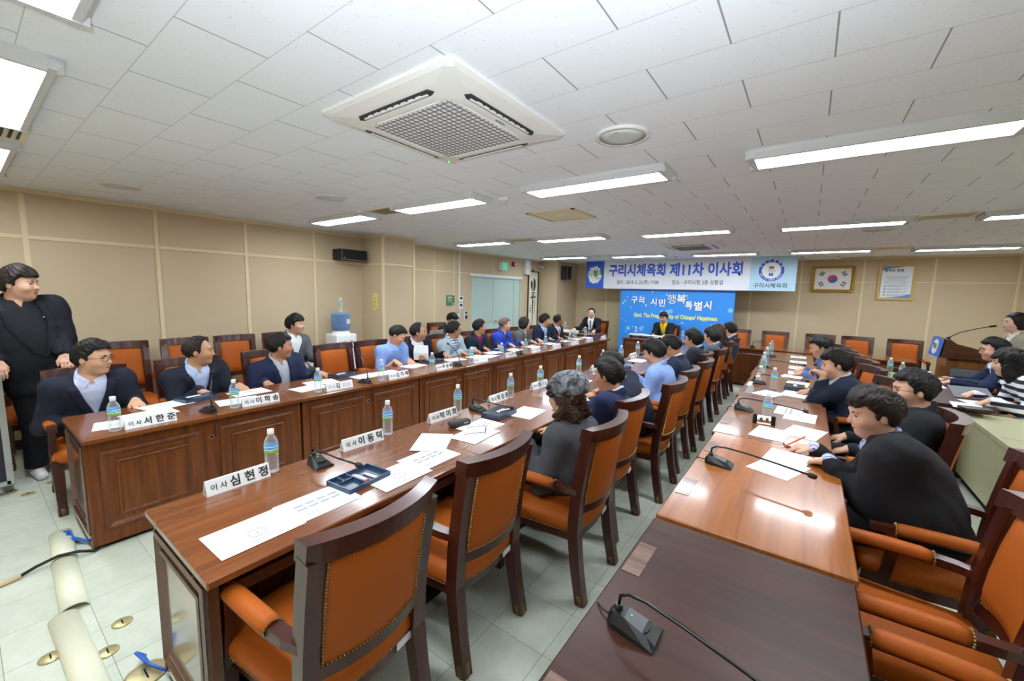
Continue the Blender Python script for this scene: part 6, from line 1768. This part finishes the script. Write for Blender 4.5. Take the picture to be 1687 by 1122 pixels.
B().box((0, -.07, .3), (.32, .22, .016), 0, None, .004).obj('keyboard_base', 'black', r)
B().span(-.2, .2, -.2, .1, 0, .29).obj('stand_box', colour('folder_yellow2', (206, 172, 60), .6), r)
# ------------------------------------------------------------------ head table
person('man in a black suit with a maroon tie writing at the crosswise desk', (-4.6, 9.92), 270, (-4.58, 9.82, 1.2), 285, 6, hands=((-4.3, 9.4, .775), (-4.9, 9.42, .775)), hand_kind=('rest', 'write'), jacket=(26, 26, 32), shirt=(238, 238, 240), tie=(96, 26, 46), hair='receding', sk=(214, 170, 144), hs=1.02, fine=False)
person('chairman in a black jacket over a bright yellow shirt, looking down at his papers', (-2.73, 9.92), 270, (-2.73, 9.8, 1.18), 262, 14, hands=((-2.6, 9.4, .79), (-2.84, 9.4, .79)), jacket=(28, 28, 32), shirt=(240, 206, 30), hair='full', sk=(204, 154, 124), hs=1.03, fine=False, extras=('badge',), vneck=.2)
# ------------------------------------------------------------------ middle row, seen from behind
person('woman in a grey mesh hat and charcoal linen jacket, seen from behind', (-1.2, 2.2), 176, (-1.19, 2.23, 1.045), 168, 6, hands=((-1.42, 2.05, .74), (-1.42, 2.4, .74)), top='long', jacket=(74, 76, 80), shirt=(40, 60, 96), hair='hat', hcol='brown_hair', sk=(206, 164, 136), w=1.0, hs=1.1, belly=.02, trousers=(40, 42, 46))
person('man in a bright navy suit with cropped black hair, seen from behind', (-1.2, 2.86), 178, (-1.21, 2.96, 1.06), 172, 12, hands=((-1.5, 2.75, .765), (-1.5, 3.1, .765)), jacket=(34, 43, 74), shirt=(220, 222, 232), hair='short', sk=(184, 132, 100), w=1.08, hs=1.1)
person('man in a dark navy suit bowing low over the middle desk', (-1.2, 3.52), 178, (-1.36, 3.4, 1.06), 172, 38, hands=((-1.6, 3.4, .765), (-1.6, 3.65, .765)), jacket=(38, 42, 60), shirt=(230, 232, 238), hair='crop', sk=(190, 140, 108), w=1.12, hs=1.08)
person('man in a light blue shirt leaning to his papers on the middle row', (-1.2, 4.22), 178, (-1.26, 4.26, 1.1), 172, 22, hands=((-1.55, 4.1, .765), (-1.55, 4.42, .765)), top='long', jacket=(142, 172, 232), shirt=(142, 172, 232), hair='full', sk=(196, 148, 120), hs=1.06, w=1.02)
person('man in a navy suit bending over papers past the light blue shirt', (-1.2, 4.9), 178, (-1.26, 4.93, 1.1), 172, 30, hands=((-1.55, 4.8, .765), (-1.55, 5.1, .765)), jacket=(44, 54, 78), shirt=(232, 234, 238), hair='short', sk=(186, 134, 100), hs=1.05, w=1.05)
person('man with glasses in a charcoal suit and pale collar, upright on the middle row', (-1.2, 5.62), 178, (-1.2, 5.75, 1.12), 165, 4, hands=((-1.5, 5.5, .765), (-1.5, 5.8, .765)), jacket=(46, 52, 62), shirt=(206, 214, 236), glasses=True, hair='full', sk=(204, 156, 128), hs=1.06, w=1.08)
person('man with glasses in a mid grey suit, two from the end of the middle row', (-1.2, 6.3), 178, (-1.1, 6.42, 1.115), 160, 2, hands=((-1.5, 6.2, .765), (-1.5, 6.5, .765)), jacket=(82, 90, 98), shirt=(226, 230, 238), glasses=True, hair='full', sk=(204, 156, 128), hs=1.04, fine=False)
person('woman with long brown hair in black near the end of the middle row', (-1.2, 7.28), 178, (-1.14, 7.1, 1.14), 165, 4, hands=((-1.5, 7.1, .765), (-1.5, 7.4, .765)), top='coat', jacket=(34, 34, 38), shirt=(60, 60, 66), hair='long', hcol='brown_hair', sk=(214, 172, 146), hs=1.04, w=.94, fine=False)
person('man in a blue-grey suit with black hair, last of the middle row', (-1.2, 8.0), 178, (-1.08, 7.95, 1.13), 150, 2, hands=((-1.5, 7.9, .765), (-1.5, 8.2, .765)), jacket=(62, 76, 104), shirt=(206, 214, 230), hair='short', sk=(204, 154, 124), hs=1.03, fine=False)
# ------------------------------------------------------------------ orange-brown row
stripes('striped_shirt', (92, 112, 190), (226, 230, 244), 95, .45, 0)
rt_, hc_, _ = person('large man in a black suit and striped blue shirt writing with an orange pen', (.5, 2.76), 180, (.33, 2.86, 1.085), 196, 14, hands=((.105, 2.84, .775), (.03, 3.03, .78)), hand_kind=('fist', 'write'), jacket=(30, 30, 33), shirt='striped_shirt', cuff='striped_shirt', hair='full', hcol='dark_brown_hair', sk=(212, 166, 142), w=1.25, hs=1.07, belly=.06, trousers=(26, 26, 28))
r = put(empty('pen'), -.0, 3.02, .80, 0, 'orange pen in the hand of the large man in black', 'pen')
B().cyl((-.05, -.0, -.035), (.045, .0, .05), .005).obj('barrel', colour('pen_orange', (240, 104, 50), .35), r); B().cyl((-.062, 0, -.046), (-.05, 0, -.035), .001, .005).obj('tip', 'steel', r); B().cyl((.045, 0, .05), (.052, 0, .056), .004).obj('push_button', 'pen_orange', r)
person('man in black with glasses leaning back next to the orange-pen writer', (.47, 3.66), 178, (.61, 3.73, 1.10), 188, 6, hands=((.25, 3.52, .66), (.25, 3.86, .66)), top='long', jacket=(30, 31, 35), shirt=(30, 31, 35), hair='short', glasses=True, sk=(206, 158, 132), w=1.12, hs=1.07)
person('man in a navy jacket resting his cheek on his fist above the orange-brown desk', (.4, 4.75), 180, (.25, 4.8, 1.09), 185, 12, hands=((.1, 4.72, 1.03), (.02, 4.95, .775)), hand_kind=('fist', 'hold'), jacket=(36, 43, 60), shirt=(196, 200, 210), hair='full', sk=(206, 160, 130), w=1.1, hs=1.06, elbow_out=(.1, .4))
person('man in a blue shirt bowed low, half hidden by the cheek-resting man', (.34, 6.25), 180, (.16, 6.22, 1.11), 185, 20, hands=((-.05, 6.1, .775), (-.05, 6.4, .775)), top='long', jacket=(84, 104, 150), shirt=(84, 104, 150), hair='short', sk=(206, 158, 128), w=1.0, hs=1.06)
# ------------------------------------------------------------------ side table and podium
stripes('bold_stripes', (30, 34, 54), (232, 232, 234), 13.5, .5)
person('woman with long black hair in a black and white striped top', (1.9, 5.9), 180, (1.6, 5.95, 1.13), 185, 14, hands=((1.42, 5.75, .745), (1.36, 6.05, .755)), hand_kind=('rest', 'write'), top='long', jacket='bold_stripes', shirt='bold_stripes', hair='long', sk=(214, 172, 146), w=1.02, hs=1.1, extras=('watch',))
person('man with glasses in a navy suit leaning to the side table beside the striped woman', (1.98, 6.98), 180, (1.77, 7.05, 1.16), 185, 8, hands=((1.36, 6.85, .75), (1.36, 7.1, .75)), jacket=(36, 46, 74), shirt=(206, 214, 230), glasses=True, hair='short', sk=(210, 160, 138), w=1.08, hs=1.08)
person('woman in a beige jacket standing behind the speaker podium', (2.34, 8.22), 184, (2.2, 8.2, 1.445), 190, 2, pose='stand', hands=((2.05, 8.05, 1.06), (2.05, 8.45, 1.06)), jacket=(164, 158, 140), shirt=(224, 220, 210), hair='bob', hcol='dark_brown_hair', sk=(218, 178, 156), w=.95, hs=1.04, fine=False)
r = put(empty('held_sheet'), -4.12, 3.62, .745, .5, 'white sheet held upright by the man with the blue tie', 'paper')
b = B(); b.loft([[(-.1, .0, .02), (.1, .02, .02), (.1, .0215, .02), (-.1, .0015, .02)], [(-.1, -.015, .12), (.1, .005, .12), (.1, .0065, .12), (-.1, -.0135, .12)], [(-.095, -.0, .22), (.09, .02, .22), (.09, .0215, .22), (-.095, .0015, .22)]], smooth=False); b.obj('sheet', 'paper', r)
